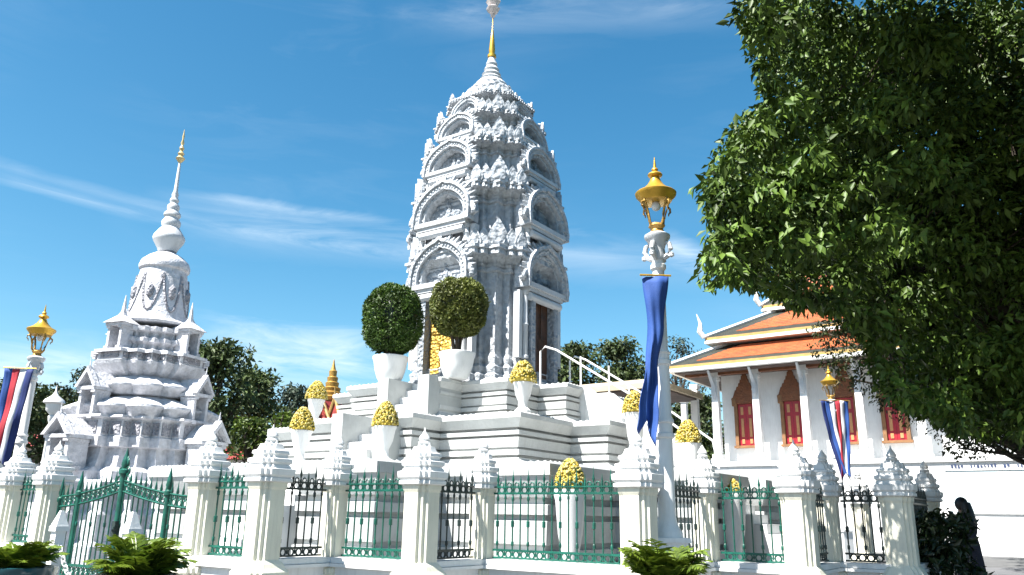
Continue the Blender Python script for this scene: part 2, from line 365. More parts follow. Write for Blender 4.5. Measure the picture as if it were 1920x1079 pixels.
TIERS = [(4.85, 2.75, 6.2, 1.2, 0.0, LOWZ, 1.0), (3.24, 1.46, 4.04, .9, LOWZ - .02, MIDZ, .9), (2.32, 1.2, 2.98, .7, MIDZ - .02, UPZ, .7)]
for a, b, c, dv, z0, z1, k in TIERS:
    plan = plinth_plan(a, b, c, dv); mb = MB(); loft_plan(mb, plan, moulded(z0, z1, k)); t = mb.build('tier', 'plinth_stone', terrace)
    # lotus petal course along the cornice and along the base of each tier
    pm = MB()
    for dz, dd, hh, st in ((z1 - .012, .10 * k, .028, .12), (z0 + (z1 - z0) * .07, .22 * k, .03, .14)):
        pl = rect_off(plan, dd)
        for i in range(len(pl)):
            (x0, y0), (x1, y1) = pl[i], pl[(i + 1) % len(pl)]; L = math.hypot(x1 - x0, y1 - y0); n = max(1, int(L / st)); an = math.atan2(y1 - y0, x1 - x0)
            for j in range(n):
                q = (j + .5) / n; pm.box((x0 + (x1 - x0) * q, y0 + (y1 - y0) * q, dz + hh / 2), (st * .72, .05, hh), an, 0.35)
    pm.build('petal_course', 'plinth_stone', t, kind='stuff')
# stairs: front flight and right-hand flight
def step(U0, U1, V0, V1, z0, z1):
    mb = MB(); mb.box(((U0 + U1) / 2, -(V0 + V1) / 2, (z0 + z1) / 2), (U1 - U0, V1 - V0, z1 - z0)); mb.build('step', 'white_paint', terrace)
for (va, vb, za, zb) in ((8.0, 5.2, 0.0, LOWZ), (4.9, 3.2, LOWZ, MIDZ), (3.35, 2.45, MIDZ, UPZ)):
    n = max(4, round((zb - za) / .165))
    for i in range(n):
        v1 = va - (va - vb) * i / n; v0 = va - (va - vb) * (i + 1) / n
        step(NU1 + .21, NU2 - .21, v0, v1 + .002, za - .05, za + (zb - za) * (i + 1) / n - .004)
        step(v0 + .003, v1, -NM + .21, NM - .21, za - .05, za + (zb - za) * (i + 1) / n - .006)
def cheek(pts, fixed, half, axis, m='shaded_stair'):  # sloping side wall of a flight: outline (run, z)
    mb = MB()
    if axis == 'V': mb.loft([[(fixed - half, -r, z) for r, z in pts], [(fixed + half, -r, z) for r, z in pts]])
    else: mb.loft([[(r, -(fixed - half), z) for r, z in pts], [(r, -(fixed + half), z) for r, z in pts]])
    mb.build('stair_cheek', m, terrace)
for f in (NU1 + .07, NU2 - .07):
    cheek([(2.3, UPZ + .02), (3.35, UPZ + .02), (3.35, MIDZ - .3), (2.3, MIDZ - .3)], f, .14, 'V')
    cheek([(3.3, MIDZ + .02), (4.5, MIDZ + .02), (4.5, LOWZ - .2), (3.3, LOWZ - .2)], f, .14, 'V')
for f in (-NM + .07, NM - .07):
    cheek([(2.6, UPZ + .03), (3.1, UPZ + .03), (3.95, MIDZ + .14), (3.95, MIDZ - .3), (2.6, MIDZ - .3)], f, .115, 'U', 'white_paint')
    cheek([(3.9, MIDZ + .02), (4.35, MIDZ + .02), (5.1, LOWZ + .10), (5.1, LOWZ - .2), (3.9, LOWZ - .2)], f, .12, 'U', 'white_paint')
for s in (-1, 1):                                  # steel hand rails of the right-hand flight
    mb = MB(); y = -s * NM
    top = [(2.0, y, UPZ), (2.0, y, UPZ + .86), (2.12, y, UPZ + .95), (2.4, y, UPZ + .85)]
    mb.tube(top + [(4.2, y, MIDZ + .55), (5.3, y, LOWZ + .75), (5.4, y, LOWZ + .2)], .022, 8)
    for u, z in ((3.0, UPZ - .3), (4.1, MIDZ - .2)): mb.tube([(u, y, z), (u, y, z + .95)], .02, 6)
    mb.build('hand_rail', 'white_paint', terrace, smooth=40)

tower = thing('carved_tower_shrine', 'tall white carved Khmer tower with arched niches and thin golden spire', 'tower', (TX, TD, 0), TROT)
TA, TB, TC = 1.14, 0.79, 1.47
TQ = [(TC, TB), (TA, TB), (TA, TA), (TB, TA), (TB, TC)]
TQ2 = [(TC, TB * .9), (1.31, TB * .9), (1.31, TB * 1.08), (TA, TB * 1.08), (TA, TA), (TB * 1.08, TA), (TB * 1.08, 1.31), (TB * .9, 1.31), (TB * .9, TC)]
def tower_tier(z0, z1, s, base=.3, corn=.42, m='carved_stone'):
    P = [(.16, z0), (.16, z0 + base * .2), (.11, z0 + base * .24), (.13, z0 + base * .40), (.06, z0 + base * .46), (.09, z0 + base * .62), (.03, z0 + base * .7), (.05, z0 + base * .86), (0, z0 + base),
         (0, z1 - corn), (.05, z1 - corn * .95), (.05, z1 - corn * .82), (.015, z1 - corn * .80), (.06, z1 - corn * .66), (.02, z1 - corn * .64), (.14, z1 - corn * .40), (.22, z1 - corn * .36), (.22, z1 - corn * .14), (.26, z1 - corn * .12), (.26, z1), (-.1, z1 + .02)]
    tp_ = 0 if z0 < 4 else .05 + .10 * (1 - s)
    mb = MB(); mb.loft([[(x, y, z) for x, y in rect_off(redent(TQ2, s * (1 + tp_ * (.55 - 1.1 * (z - z0) / (z1 - z0)))), d * (0.2 + .8 * s))] for d, z in P]); return mb.build('tower_tier', m, tower)
TT = [(3.79, 7.02, 1.0, .85, .55), (7.0, 8.60, .985, .22, .46), (8.58, 9.80, .89, .18, .36), (9.78, 10.66, .75, .13, .27), (10.64, 11.32, .59, .10, .22)]
tiers = [tower_tier(*t) for t in TT]
# leaf-shaped antefixes standing on the cornice corners
af = MB(); prof = [(0.0, 0.0), (.16, .0), (.20, .12), (.17, .26), (.09, .42), (0, .56)]
outl = prof[1:] + [(-x, z) for x, z in reversed(prof[1:-1])]
af.prism(outl, -.05, .05); af.prism([(x * .62, .05 + z * .7) for x, z in outl], -.085, -.04); antefix_me = af.mesh('antefix', 'carved_stone')
for ti, (z0, z1, s, b_, c_) in enumerate(TT):
    plan = rect_off(redent(TQ2, s), .17 * (.2 + .8 * s)); n = len(plan); k = (1.0, .95, .8, .66, .5)[ti]
    zt = z1 - .01; h = k * .98
    for i, (x, y) in enumerate(plan):
        q = i % 9
        if q in (2, 4, 6): sc = h * (1.25 if q == 4 else .85)
        elif q in (0, 8): sc = h * .8
        elif ti > 0: sc = h * .55
        else: continue
        a = math.atan2(y, x); off = .10 if q == 4 else .05
        inst(antefix_me, 'antefix', tiers[ti], (x - off * math.cos(a), y - off * math.sin(a), zt), a + R(90), scale=sc)
    # small bracket blocks hanging under the cornice
    br = MB(); pl = rect_off(redent(TQ2, s), .215 * (.2 + .8 * s))
    for i in range(n):
        (x0, y0), (x1, y1) = pl[i], pl[(i + 1) % n]; L = math.hypot(x1 - x0, y1 - y0); m_ = max(1, int(L / (.17 * k)))
        for j in range(m_):
            t = (j + .5) / m_; br.box((x0 + (x1 - x0) * t, y0 + (y1 - y0) * t, z1 - c_ * .25), (.12 * k, .04, c_ * .2), math.atan2(y1 - y0, x1 - x0), .6)
    br.build('bracket_course', 'carved_stone', tiers[ti], kind='stuff')
def pediment(w, zb, zt, depth):
    """arched, flame-edged gable: returns meshes (arch, tympanum, flames, lintel); local x,z, outward -y"""
    h = (zt - zb) * .86; ns = 28; A = [math.pi * (1.08 - 1.16 * i / ns) for i in range(ns + 1)]
    def arc(f, lift=0): return [(w * f * math.cos(a) * (1 + .05 * math.sin(3 * a) ** 2), zb + lift + h * f * max(-.16, math.sin(a)) + (h * .06 * f if abs(a - math.pi / 2) < .12 else 0)) for a in A]
    arch = MB(); arch.strip(arc(1.0), arc(.80), -depth, .05); arch.strip(arc(.81), arc(.70), -depth * .72, .05)
    arch.strip(arc(1.03), arc(.95), -depth * 1.18, -depth * .6)
    for f, q in ((.875, 1), (.76, 2)):               # carved rosettes along the mouldings
        for x, z in arc(f)[1:-1:q]: arch.blob((x, -depth * (1.0 if q == 1 else .72), z), w * .042, 6, (1, .8, 1))
    ty = MB(); ty.prism(arc(.76) + [], -depth * .06, .06)
    for i in range(26):                              # relief figures and scrolls on the tympanum
        a = rnd.uniform(.15, math.pi - .15); f = rnd.uniform(.05, .62) ** .8
        ty.blob((w * f * math.cos(a), -depth * .07, zb + h * f * math.sin(a)), w * rnd.uniform(.05, .11), 6, (1, .6, 1.1))
    ty.blob((0, -depth * .1, zb + h * .22), w * .13, 8, (.8, .7, 1.7)); ty.blob((0, -depth * .12, zb + h * .47), w * .07, 8, (1, 1, 1.2))
    fl = MB()
    P = arc(1.0)
    for i in range(2, ns - 1):
        x, z = P[i]; dx, dz = P[i + 1][0] - P[i - 1][0], P[i + 1][1] - P[i - 1][1]; L = math.hypot(dx, dz); nx, nzz = -dz / L, dx / L
        if nzz < -0.2: nx, nzz = -nx, -nzz
        if nx * x < 0 and abs(x) > .1 * w: nx = -nx
        r = w * .05; ht = w * (.15 if i % 2 else .23)
        tx, tz = dx / L * r, dz / L * r
        fl.loft([[(x - tx, -depth, z - tz), (x + tx, -depth, z + tz), (x + tx, -depth * .45, z + tz), (x - tx, -depth * .45, z - tz)],
                 [(x + nx * ht - tx * .15, -depth * .75, z + nzz * ht - tz * .15), (x + nx * ht + tx * .15, -depth * .75, z + nzz * ht + tz * .15), (x + nx * ht + tx * .15, -depth * .65, z + nzz * ht + tz * .15), (x + nx * ht - tx * .15, -depth * .65, z + nzz * ht - tz * .15)]])
    for s in (-1, 1):                                # upturned naga hoods at both feet
        for q in range(5):
            a = R(20 + q * 28); fl.blob((s * (w * 1.02 + w * .12 * math.cos(a)), -depth * .9, zb - .02 * h + w * .16 * math.sin(a) + .05 * h), w * .085, 6, (1, .8, 1.5))
    li = MB(); hb = (zt - zb)
    li.box((0, -depth * .5, zb - hb * .07), (w * 1.94, depth * 1.1, hb * .10)); li.box((0, -depth * .45, zb - hb * .16), (w * 1.72, depth * .9, hb * .09))
    li.lathe([(hb * .01, -w * .8), (hb * .085, -w * .78), (hb * .085, w * .78), (hb * .01, w * .8)], 10)
    # turn the lathe roll on its side
    k0 = len(li.v) - 4 * 10
    for i in range(k0, len(li.v)): x, y, z = li.v[i]; li.v[i] = (z, y - depth * .7, x + zb - hb * .30)
    return arch, ty, fl, li
PD = [(.82, 6.28, 7.38, TC + .0, .32), (.82, 7.74, 8.80, TC * .985 + .0, .32), (.70, 9.06, 9.88, TC * .89 + .0, .27), (.54, 10.04, 10.70, TC * .75 + .0, .22), (.40, 10.76, 11.30, TC * .59 + .0, .15)]
for ti, (w, zb, zt, c, dep) in enumerate(PD):
    parts = pediment(w, zb, zt, dep); tilt = (0, 3, 6, 9, 12)[ti]
    for p in parts: p.v = [(x, y, z - zb) for x, y, z in p.v]
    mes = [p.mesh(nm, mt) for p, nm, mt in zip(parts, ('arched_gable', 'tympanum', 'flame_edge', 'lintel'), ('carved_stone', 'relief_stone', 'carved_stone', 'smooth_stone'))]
    zlow = TT[ti][0] + TT[ti][3]; zc0, zc1 = zlow - .1, zb - (zt - zb) * .2; cm = pm_c = None
    if zc1 - zc0 > .1:
        co = MB(); co.lathe([(.10 * w, zc0), (.10 * w, zc0 + .05), (.075 * w, zc0 + .07), (.075 * w, (zc0 + zc1) / 2 - .03), (.095 * w, (zc0 + zc1) / 2), (.075 * w, (zc0 + zc1) / 2 + .03), (.075 * w, zc1 - .08), (.10 * w, zc1 - .06), (.11 * w, zc1)], 10); co.v = [(x, y, z - zb) for x, y, z in co.v]; cm = co.mesh('colonnette', 'smooth_stone', 40)
        co = MB(); co.box((0, 0, (zc0 + zc1) / 2), (w * .16, dep * .5, zc1 - zc0)); co.v = [(x, y, z - zb) for x, y, z in co.v]; pm_c = co.mesh('pilaster', 'smooth_stone')
    for k in range(4):
        a = R(90) * k; cg = c + (0, .03, .07, .07, .06)[ti]; lx, ly = cg * math.sin(a), -cg * math.cos(a)
        pe = inst(mes[0], 'arched_gable', tower, (lx, ly, zb), rot=(R(-tilt), 0, a))
        for me, nm in zip(mes[1:], ('tympanum', 'flame_edge', 'lintel')): inst(me, nm, pe)
        if cm:
            for s in (-1, 1): inst(cm, 'colonnette', pe, (s * w * .80, -dep * .45, 0)); inst(pm_c, 'pilaster', pe, (s * w * .98, -dep * .15, 0))
# doors of the four porches
for k, (mt, hgt) in enumerate((('gold_carved', 2.05), ('door_wood', 2.05), ('gold_carved', 2.05), ('door_wood', 2.05))):
    a = R(90) * k; lx, ly = TC * math.sin(a), -TC * math.cos(a)
    d = MB()
    for s in (-1, 1): d.box((s * .195, -.02, 4.05 + hgt / 2), (.37, .08, hgt)); d.box((s * .195, -.07, 4.05 + hgt * .72), (.24, .03, hgt * .4)); d.box((s * .195, -.07, 4.05 + hgt * .25), (.24, .03, hgt * .34))
    dr = d.build('door', mt, tower, (lx, ly, 0), a)
    f = MB()
    for s in (-1, 1): f.box((s * .47, -.10, 4.05 + hgt / 2), (.15, .30, hgt)); f.box((s * .60, -.05, 4.05 + hgt / 2), (.10, .18, hgt - .03))
    f.box((0, -.09, 4.05 + hgt + .06), (1.16, .34, .13)); f.box((0, -.12, 3.93), (1.3, .5, .24))
    f.build('door_frame', 'relief_stone', dr)
# lotus crown, ringed finial, golden spire
cr = MB(); cr.lathe([(.86, 11.26), (.90, 11.32), (.91, 11.40), (.82, 11.48), (.73, 11.50), (.76, 11.57), (.64, 11.69), (.56, 11.72), (.59, 11.79), (.48, 11.91), (.41, 11.94), (.43, 12.01), (.32, 12.14), (.25, 12.2)], 48, lobes=24, amp=.05)
cr.build('lotus_crown', 'carved_stone', tower, smooth=50)
pt = MB(); pt.prism([(.07, 0), (.085, .07), (.05, .16), (0, .22), (-.05, .16), (-.085, .07), (-.07, 0)], -.025, .025); petal_me = pt.mesh('crown_petal', 'carved_stone')
for r, z, n, sc in ((.83, 11.42, 22, .9), (.62, 11.67, 18, .75), (.45, 11.90, 14, .6)):
    for i in range(n):
        a = 2 * math.pi * i / n; inst(petal_me, 'crown_petal', tower, (r * math.cos(a), r * math.sin(a), z), rot=(R(-14), 0, a + R(90)), scale=sc)
fi = MB(); fi.lathe([(.26, 12.16), (.30, 12.22), (.24, 12.28), (.21, 12.29), (.25, 12.36), (.19, 12.43), (.165, 12.44), (.20, 12.51), (.15, 12.59), (.125, 12.60), (.155, 12.67), (.11, 12.78), (.09, 12.86), (.05, 12.9)], 24)
fi.build('ringed_finial', 'smooth_stone', tower, smooth=40)
gs = MB(); gs.lathe([(.06, 12.86), (.115, 12.89), (.115, 12.96), (.07, 12.99), (.085, 13.1), (.055, 13.45), (.03, 13.70), (.016, 13.72), (.014, 14.1)], 16); gs.build('golden_spire', 'gold', tower, smooth=40)
tp = MB(); tp.lathe([(.015, 14.08), (.06, 14.16), (.03, 14.2), (.12, 14.28), (.16, 14.38), (.10, 14.44), (.13, 14.52), (.17, 14.60), (.11, 14.70), (.04, 14.78), (.06, 14.9), (.01, 15.3)], 14, lobes=6, amp=.22); tp.build('spire_ornament', 'marble_tip', tower, smooth=40)

# ================================================================== SLENDER STUPA
SD = 19.0; SX = atY(258, 860, SD).x
stupa = thing('slender_stupa', 'slender white stupa with bell body, lotus tiers and needle spire behind the gate', 'stupa', (SX, SD, 0), R(-21))
def sz(py, r=0.0): return atY(300, py, SD - r)[2]
SQ = [(1.0, .30), (.86, .30), (.86, .52), (.70, .52), (.70, .70), (.52, .70), (.52, .86), (.30, .86), (.30, 1.0)]
def stier(name, prof, m='stupa_stone', smooth=None):
    mb = MB(); rings = []
    for s, z in prof: rings.append([(x, y, z) for x, y in redent(SQ, s)])
    mb.loft(rings); return mb.build(name, m, stupa, smooth=smooth)
pxm = m_per_px(SD, 5.5)
Z = {k: sz(k, .9) for k in (793, 765, 743, 740, 724, 708, 905, 880, 862, 845, 825, 815, 790, 782, 770, 745, 735, 725, 705, 698, 680, 672, 664, 655, 640, 622, 612)}
stier('base_tier', [(2.55, 0), (2.55, .5), (2.35, .6), (2.35, 1.1), (2.2, 1.2), (2.2, 1.5), (2.35, 1.6), (2.35, 1.75), (2.1, 1.8), (1.80, Z[905] - .05), (1.84, Z[905]), (1.84, Z[880] - .1), (1.62, Z[880])])
stier('lower_band', [(1.60, Z[880]), (1.52, Z[862]), (1.48, Z[845]), (1.64, Z[845] + .03), (1.64, Z[825]), (1.58, Z[825] + .02), (1.58, Z[790] - .04), (1.70, Z[790]), (1.68, Z[790] + .05), (1.30, Z[790] + .07)])
def lotus(name, r0, z0, r1, z1, z2, top):           # bulging petal tier: lobed bowl with a sloping white top
    mb = MB(); n = 96; rings = []
    for r, z, am in ((r0, z0, 0), (r0 + (r1 - r0) * .55, z0 + (z1 - z0) * .12, .10), (r1 * .95, z0 + (z1 - z0) * .55, .17), (r1, z1 - .07, .16), (r1 * 1.02, z1 - .05, .14), (r1 * 1.02, z1, .13), (r1 * .86, z1 + (z2 - z1) * .5, .10), (top, z2, 0)):
        ring = []
        for i in range(n):
            a = 2 * math.pi * i / n; k = 1 + am * (abs(math.sin(6 * a)) ** .7 - .5); sq = 1 / max(abs(math.cos(a)), abs(math.sin(a))) ; k *= .78 + .22 * min(sq, 1.25) / 1.1
            ring.append((r * k * math.cos(a), r * k * math.sin(a), z))
        rings.append(ring)
    mb.loft(rings); return mb.build(name, 'stupa_stone', stupa, smooth=45)
lotus('lotus_tier', 1.26, Z[793], 1.54, Z[765], Z[743], 1.02)
lotus('lotus_tier', 1.02, Z[745], 1.32, Z[724], Z[705], .92)
stier('upper_band', [(.90, Z[708]), (1.10, Z[698]), (1.24, Z[680] - .07), (1.27, Z[680]), (1.22, Z[680] + .02), (1.22, Z[672] + .12), (1.32, Z[664] - .02), (1.32, Z[664] + .05), (1.05, Z[664] + .10)])
stier('ringed_drum', [(.92, Z[664]), (.98, Z[655]), (.84, Z[655] + .04), (.84, Z[640] - .06), (.97, Z[640]), (.97, Z[640] + .08), (.82, Z[640] + .12), (.82, Z[622]), (.95, Z[622] + .04), (.98, Z[612]), (.72, Z[612] + .06)])
zz = lambda y: sz(y, .5)
be = MB(); be.lathe([(.86, zz(608)), (.89, zz(604)), (.74, zz(598)), (.69, zz(590)), (.65, zz(560)), (.585, zz(520)), (.535, zz(500)), (.585, zz(497)), (.595, zz(491)), (.555, zz(482)), (.41, zz(472)), (.28, zz(466))], 40)
bell = be.build('bell', 'stupa_stone', stupa, smooth=35)
gar = MB()
for k in range(8):                                   # hanging garland swags round the bell, each with a diamond drop
    a0 = 2 * math.pi * k / 8; pts = []
    for i in range(9):
        t = i / 8; a = a0 + t * 2 * math.pi / 8; zf = zz(585) + (.62 if True else 0) * (2 * t - 1) ** 2 * 1.55; r = .675 - (zf - zz(585)) * .105
        pts.append((r * math.cos(a), r * math.sin(a), zf))
    gar.tube(pts, .035, 6)
    am = a0 + math.pi / 8; r = .63; gar.blob((r * math.cos(am), r * math.sin(am), zz(548)), .10, 6, (1, 1, 2.2))
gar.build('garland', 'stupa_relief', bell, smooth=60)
sf = MB(); c0 = lambda y: sz(y, .2)
sf.lathe([(.22, c0(468)), (.25, c0(462)), (.36, c0(449)), (.385, c0(443)), (.37, c0(439)), (.24, c0(425)), (.20, c0(422)), (.225, c0(418)), (.23, c0(412)), (.16, c0(404)), (.205, c0(400)), (.20, c0(396)), (.13, c0(390)), (.15, c0(386)), (.145, c0(381)), (.09, c0(376)), (.115, c0(371)), (.07, c0(364)), (.085, c0(360)), (.05, c0(352)), (.03, c0(300)), (.02, c0(298))], 24)
sf.build('ringed_spire', 'smooth_stone', stupa, smooth=40)
gt = MB(); gt.lathe([(.02, c0(300)), (.07, c0(296)), (.115, c0(291)), (.05, c0(286)), (.085, c0(282)), (.035, c0(277)), (.065, c0(272)), (.025, c0(266)), (.045, c0(262)), (.02, c0(254)), (.03, c0(250)), (.004, c0(236))], 14); gt.build('gilded_tip', 'pale_gold', stupa, smooth=40)
def aedicule(z0, w, h, depth, gable=True):
    """little porch niche: two posts, dark recess, gabled or pyramidal roof; outward -y"""
    mb = MB()
    for s in (-1, 1): mb.box((s * w * .42, -depth * .5, z0 + h * .3), (w * .16, depth, h * .6)); mb.box((s * w * .42, -depth * .55, z0 + h * .04), (w * .26, depth * 1.1, h * .08)); mb.box((s * w * .42, -depth * .55, z0 + h * .57), (w * .24, depth * 1.1, h * .06))
    mb.box((0, -depth * .1, z0 + h * .3), (w * .7, depth * .2, h * .6))
    mb.box((0, -depth * .5, z0 + h * .64), (w * 1.22, depth * 1.25, h * .07))
    if gable:
        for s in (-1, 1):
            mb.loft([[(s * w * .66, yy, z0 + h * .66), (s * w * .50, yy, z0 + h * .66), (0, yy, z0 + h * .98), (0, yy, z0 + h * 1.10)] for yy in (-depth * 1.25, -depth * .9)])
            mb.loft([[(s * w * .60, yy, z0 + h * .67), (s * w * .46, yy, z0 + h * .67), (0, yy, z0 + h * .90), (0, yy, z0 + h * 1.02)] for yy in (-depth * .92, depth * .8)])
        mb.prism([(-w * .5, z0 + h * .66), (w * .5, z0 + h * .66), (0, z0 + h * .96)], -depth * .7, depth * .8)
        mb.tube([(0, -depth * 1.08, z0 + h * 1.04), (0, -depth * 1.12, z0 + h * 1.28)], [w * .05, w * .01], 6)
    else:
        mb.loft([[(x * k, y * k - depth * .5, z0 + h * zq) for x, y in ((-w * .7, -depth * .8), (w * .7, -depth * .8), (w * .7, depth * .8), (-w * .7, depth * .8))] for k, zq in ((1, .68), (.6, .80), (.28, .90), (.14, 1.0), (.10, 1.15), (.02, 1.45))])
    return mb.mesh('niche_porch', 'stupa_stone')
for z0, w, h, dep, rad, gb in ((Z[664] + .06, .42, .90, .34, .86, False), (Z[790] - .04, .46, 1.04, .40, 1.26, True), (Z[880] - .10, .60, 1.08, .5, 1.68, True)):
    me = aedicule(z0, w, h, dep, gb)
    for k in range(4):
        a = R(90) * k; inst(me, 'niche_porch', stupa, (rad * math.sin(a), -rad * math.cos(a), 0), a)
rl = MB()                                            # grey carved relief panels on the lower and upper bands
for s, z0, z1 in ((1.585, Z[825] + .06, Z[790] - .08), (1.225, Z[680] + .05, Z[672] + .09)):
    pl = redent(SQ, s)
    for i in range(len(pl)):
        (x0, y0), (x1, y1) = pl[i], pl[(i + 1) % len(pl)]; L = math.hypot(x1 - x0, y1 - y0); a = math.atan2(y1 - y0, x1 - x0)
        rl.box(((x0 + x1) / 2, (y0 + y1) / 2, (z0 + z1) / 2), (L * .72, .03, z1 - z0), a)
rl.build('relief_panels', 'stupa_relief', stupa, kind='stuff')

# ================================================================== FENCE
def pillar_mesh(s):
    q = [(c * 1.0, b) for c, b in ()]
    c, b, m = .168 * s, .090 * s, .130 * s; Q = [(c, b), (m, b), (m, m), (b, m), (b, c)]; plan = redent(Q)
    sh = MB(); loft_plan(sh, plan, [(.075, .0), (.075, .50), (.06, .55), (.075, .57), (.075, .62), (.05, .66), (.03, .70), (0, .74), (0, 1.43), (.012, 1.46), (.012, 1.505)])
    cp = MB(); k = (.7 + .3 * s)
    loft_plan(cp, plan, [(.02, 1.503), (.045, 1.515), (.045, 1.545), (.03, 1.555), (.055, 1.58), (.06, 1.64), (.025, 1.65), (.025, 1.665), (.005, 1.69), (.03, 1.71), (.03, 1.745), (-.01 * s, 1.76), (-.01 * s, 1.785), (.005, 1.80), (.0, 1.83), (-.03 * s, 1.84), (-.045 * s, 1.88), (-.05 * s, 1.90), (-.08 * s, 1.905), (-.0895 * s, 1.94)])
    cp.lathe([(.062 * k, 1.935), (.07 * k, 1.95), (.05 * k, 1.965), (.062 * k, 1.985), (.055 * k, 2.01), (.03 * k, 2.04), (.012 * k, 2.07), (.004, 2.11 if s > .9 else 2.08)], 12)
    for q in range(4):                               # corner leaves of the cap
        a = R(45 + 90 * q); r = .165 * s; cp.loft([[(r * math.cos(a) + w * math.cos(a + 1.57) + d * math.cos(a), r * math.sin(a) + w * math.sin(a + 1.57) + d * math.sin(a), z) for w, d in ((-.03 * s, -.02), (.03 * s, -.02), (.03 * s, .025), (-.03 * s, .025))] for z in (1.655,)] +
                [[(r * math.cos(a) + w * .2 * math.cos(a + 1.57) + d * .3 * math.cos(a), r * math.sin(a) + w * .2 * math.sin(a + 1.57) + d * .3 * math.sin(a), 1.78) for w, d in ((-.03 * s, -.02), (.03 * s, -.02), (.03 * s, .025), (-.03 * s, .025))]])
    return sh.mesh('shaft', 'cream_paint'), cp.mesh('cap', 'white_paint', 30)
PME = {1.0: pillar_mesh(1.0), .78: pillar_mesh(.78)}
fd = (UX, UY); sd_ = (-VX, -VY)                      # along a front panel (towards the camera, right) / along a side panel (receding right)
P = {}
P['790'] = (atY(790, 955, 8.7).x, 8.7)
P['625'] = along(P['790'], fd, 627); P['498'] = along(P['625'], sd_, 498); P['385'] = along(P['498'], fd, 383); P['95'] = along(P['385'], fd, 92); P['30'] = along(P['95'], fd, 22)
P['905'] = along(P['790'], sd_, 904); P['1195'] = along(P['905'], fd, 1197); P['1320'] = along(P['1195'], sd_, 1322); P['1490'] = along(P['1320'], fd, 1497)
P['1545'] = along(P['1490'], sd_, 1550); P['1690'] = along(P['1545'], fd, 1682); P['1735'] = along(P['1690'], sd_, 1742)
P['1610'] = (atY(1612, 940, 14.0).x, 14.0)
PL = {'30': ('pale capped fence pillar beyond the gate, next to the striped banner lamp', 1.0), '95': ('white capped gate pillar behind the chained white bollard and potted palm', 1.0),
      '385': ('thick cream gate pillar with white cap on the flower-dome side of the gate', 1.0), '498': ('thick cream fence pillar between two narrow iron panels, beside the gate pillar', 1.0),
      '625': ('slim cream fence pillar in an inner corner, catching a pillar shadow on its foot', .78), '790': ('thick cream fence pillar standing before the stair corner of the tower plinth', 1.0),
      '905': ('slim cream fence pillar at the inner end of the widest green panel', .78), '1195': ('thick cream fence pillar right beside the blue-bannered lamp post', 1.0),
      '1320': ('slim cream fence pillar between the blue-bannered lamp and the half black panel', .78), '1490': ('cream fence pillar half in tree shade with its cap still sunlit', 1.0),
      '1545': ('slim sunlit fence pillar tucked behind the shaded pillar, beside the last panel', .78), '1690': ('fence pillar wholly in grey tree shade beside the dark shrub', 1.0),
      '1735': ('slim end pillar of the fence peeping out behind the shaded grey pillar', .78), '1610': ('small far fence pillar with pointed grey cap seen above the last iron panel', .78)}
for k, (lb, s) in PL.items():
    t = thing('fence_pillar', lb, 'pillar', (*P[k], 0), TROT, 'capped pillars of the enclosure fence')
    for o in (inst(PME[s][0], 'shaft', t), inst(PME[s][1], 'cap', t)): bv = o.modifiers.new('worn_edges', 'BEVEL'); bv.width = .005; bv.segments = 2; bv.limit_method = 'ANGLE'
fence = thing('fence_base_wall', 'low white zigzag wall with coping that the iron panels stand on', 'wall')
# iron panels
def spear_me(m):
    mb = MB()
    mb.lathe([(.008, .78), (.009, .80), (.009, 1.06), (.009, 1.40), (.009, 1.58), (.017, 1.60), (.006, 1.66), (.001, 1.74)], 6)
    mb.lathe([(.009, 1.09), (.02, 1.095), (.02, 1.155), (.009, 1.16)], 6); mb.blob((0, 0, 1.545), .017, 6, (1, 1, 1.6))
    mb.blob((0, 0, .915), .019, 6, (1, 1, 2.0)); mb.blob((0, 0, 1.40), .019, 6, (1, 1, 2.0))
    return mb.mesh('bar', m, 40)
def plain_me(m):
    mb = MB(); mb.lathe([(.008, .78), (.009, .80), (.009, 1.50), (.014, 1.53), (.014, 1.57), (.005, 1.62), (.001, 1.66)], 6); mb.blob((0, 0, 1.41), .016, 6, (1, 1, 1.8)); return mb.mesh('bar', m, 40)
def scroll_me(m):
    mb = MB(); mb.ring((0, 0, 1.49), .036, .009, 'y', 10, 5); mb.ring((0, 0, 1.548), .026, .008, 'y', 8, 4); return mb.mesh('scroll', m, 60)
def foot_me(m):
    mb = MB(); mb.ring((0, 0, .80), .036, .010, 'y', 10, 5); return mb.mesh('scroll', m, 60)
IM = {m: (spear_me(m), plain_me(m), scroll_me(m), foot_me(m)) for m in ('green_iron', 'dark_and_shaded_iron')}
def iron_panel(a, b, lb, m, ra=.19, rb=.17, wall=True):
    A, B = Vector((*P[a], 0)), Vector((*P[b], 0)); d = B - A; L = d.length; an = math.atan2(d.y, d.x); d.normalize()
    s0 = A + d * ra * .9; Lp = L - (ra + rb) * .9
    t = thing('iron_railing', lb, 'railing', s0, an, 'iron panels of the enclosure fence')
    for nm, z, h in (('top_rail', 1.455, .022), ('top_rail', 1.525, .016), ('bottom_rail', .842, .022), ('bottom_rail', .762, .018)):
        mb = MB(); mb.box((Lp / 2, 0, z), (Lp, .026, h)); mb.build(nm, m, t)
    n = max(3, round(Lp / .105))
    for i in range(n):
        x = Lp * (i + .5) / n; inst(IM[m][i % 2], 'bar', t, (x, 0, 0)); 
        if i: inst(IM[m][2], 'scroll', t, (Lp * i / n, 0, 0)); inst(IM[m][3], 'scroll', t, (Lp * i / n, 0, 0))
    mb = MB(); c = (A + B) / 2
    mb.box((c.x, c.y, .325), (L, .24, .65), an); mb.build('wall_segment', 'white_paint', fence)
    mb = MB(); mb.box((c.x, c.y, .665), (L - .02, .34, .035), an); mb.box((c.x, c.y, .715), (L - .02, .29, .058), an); mb.build('coping', 'white_paint', fence)
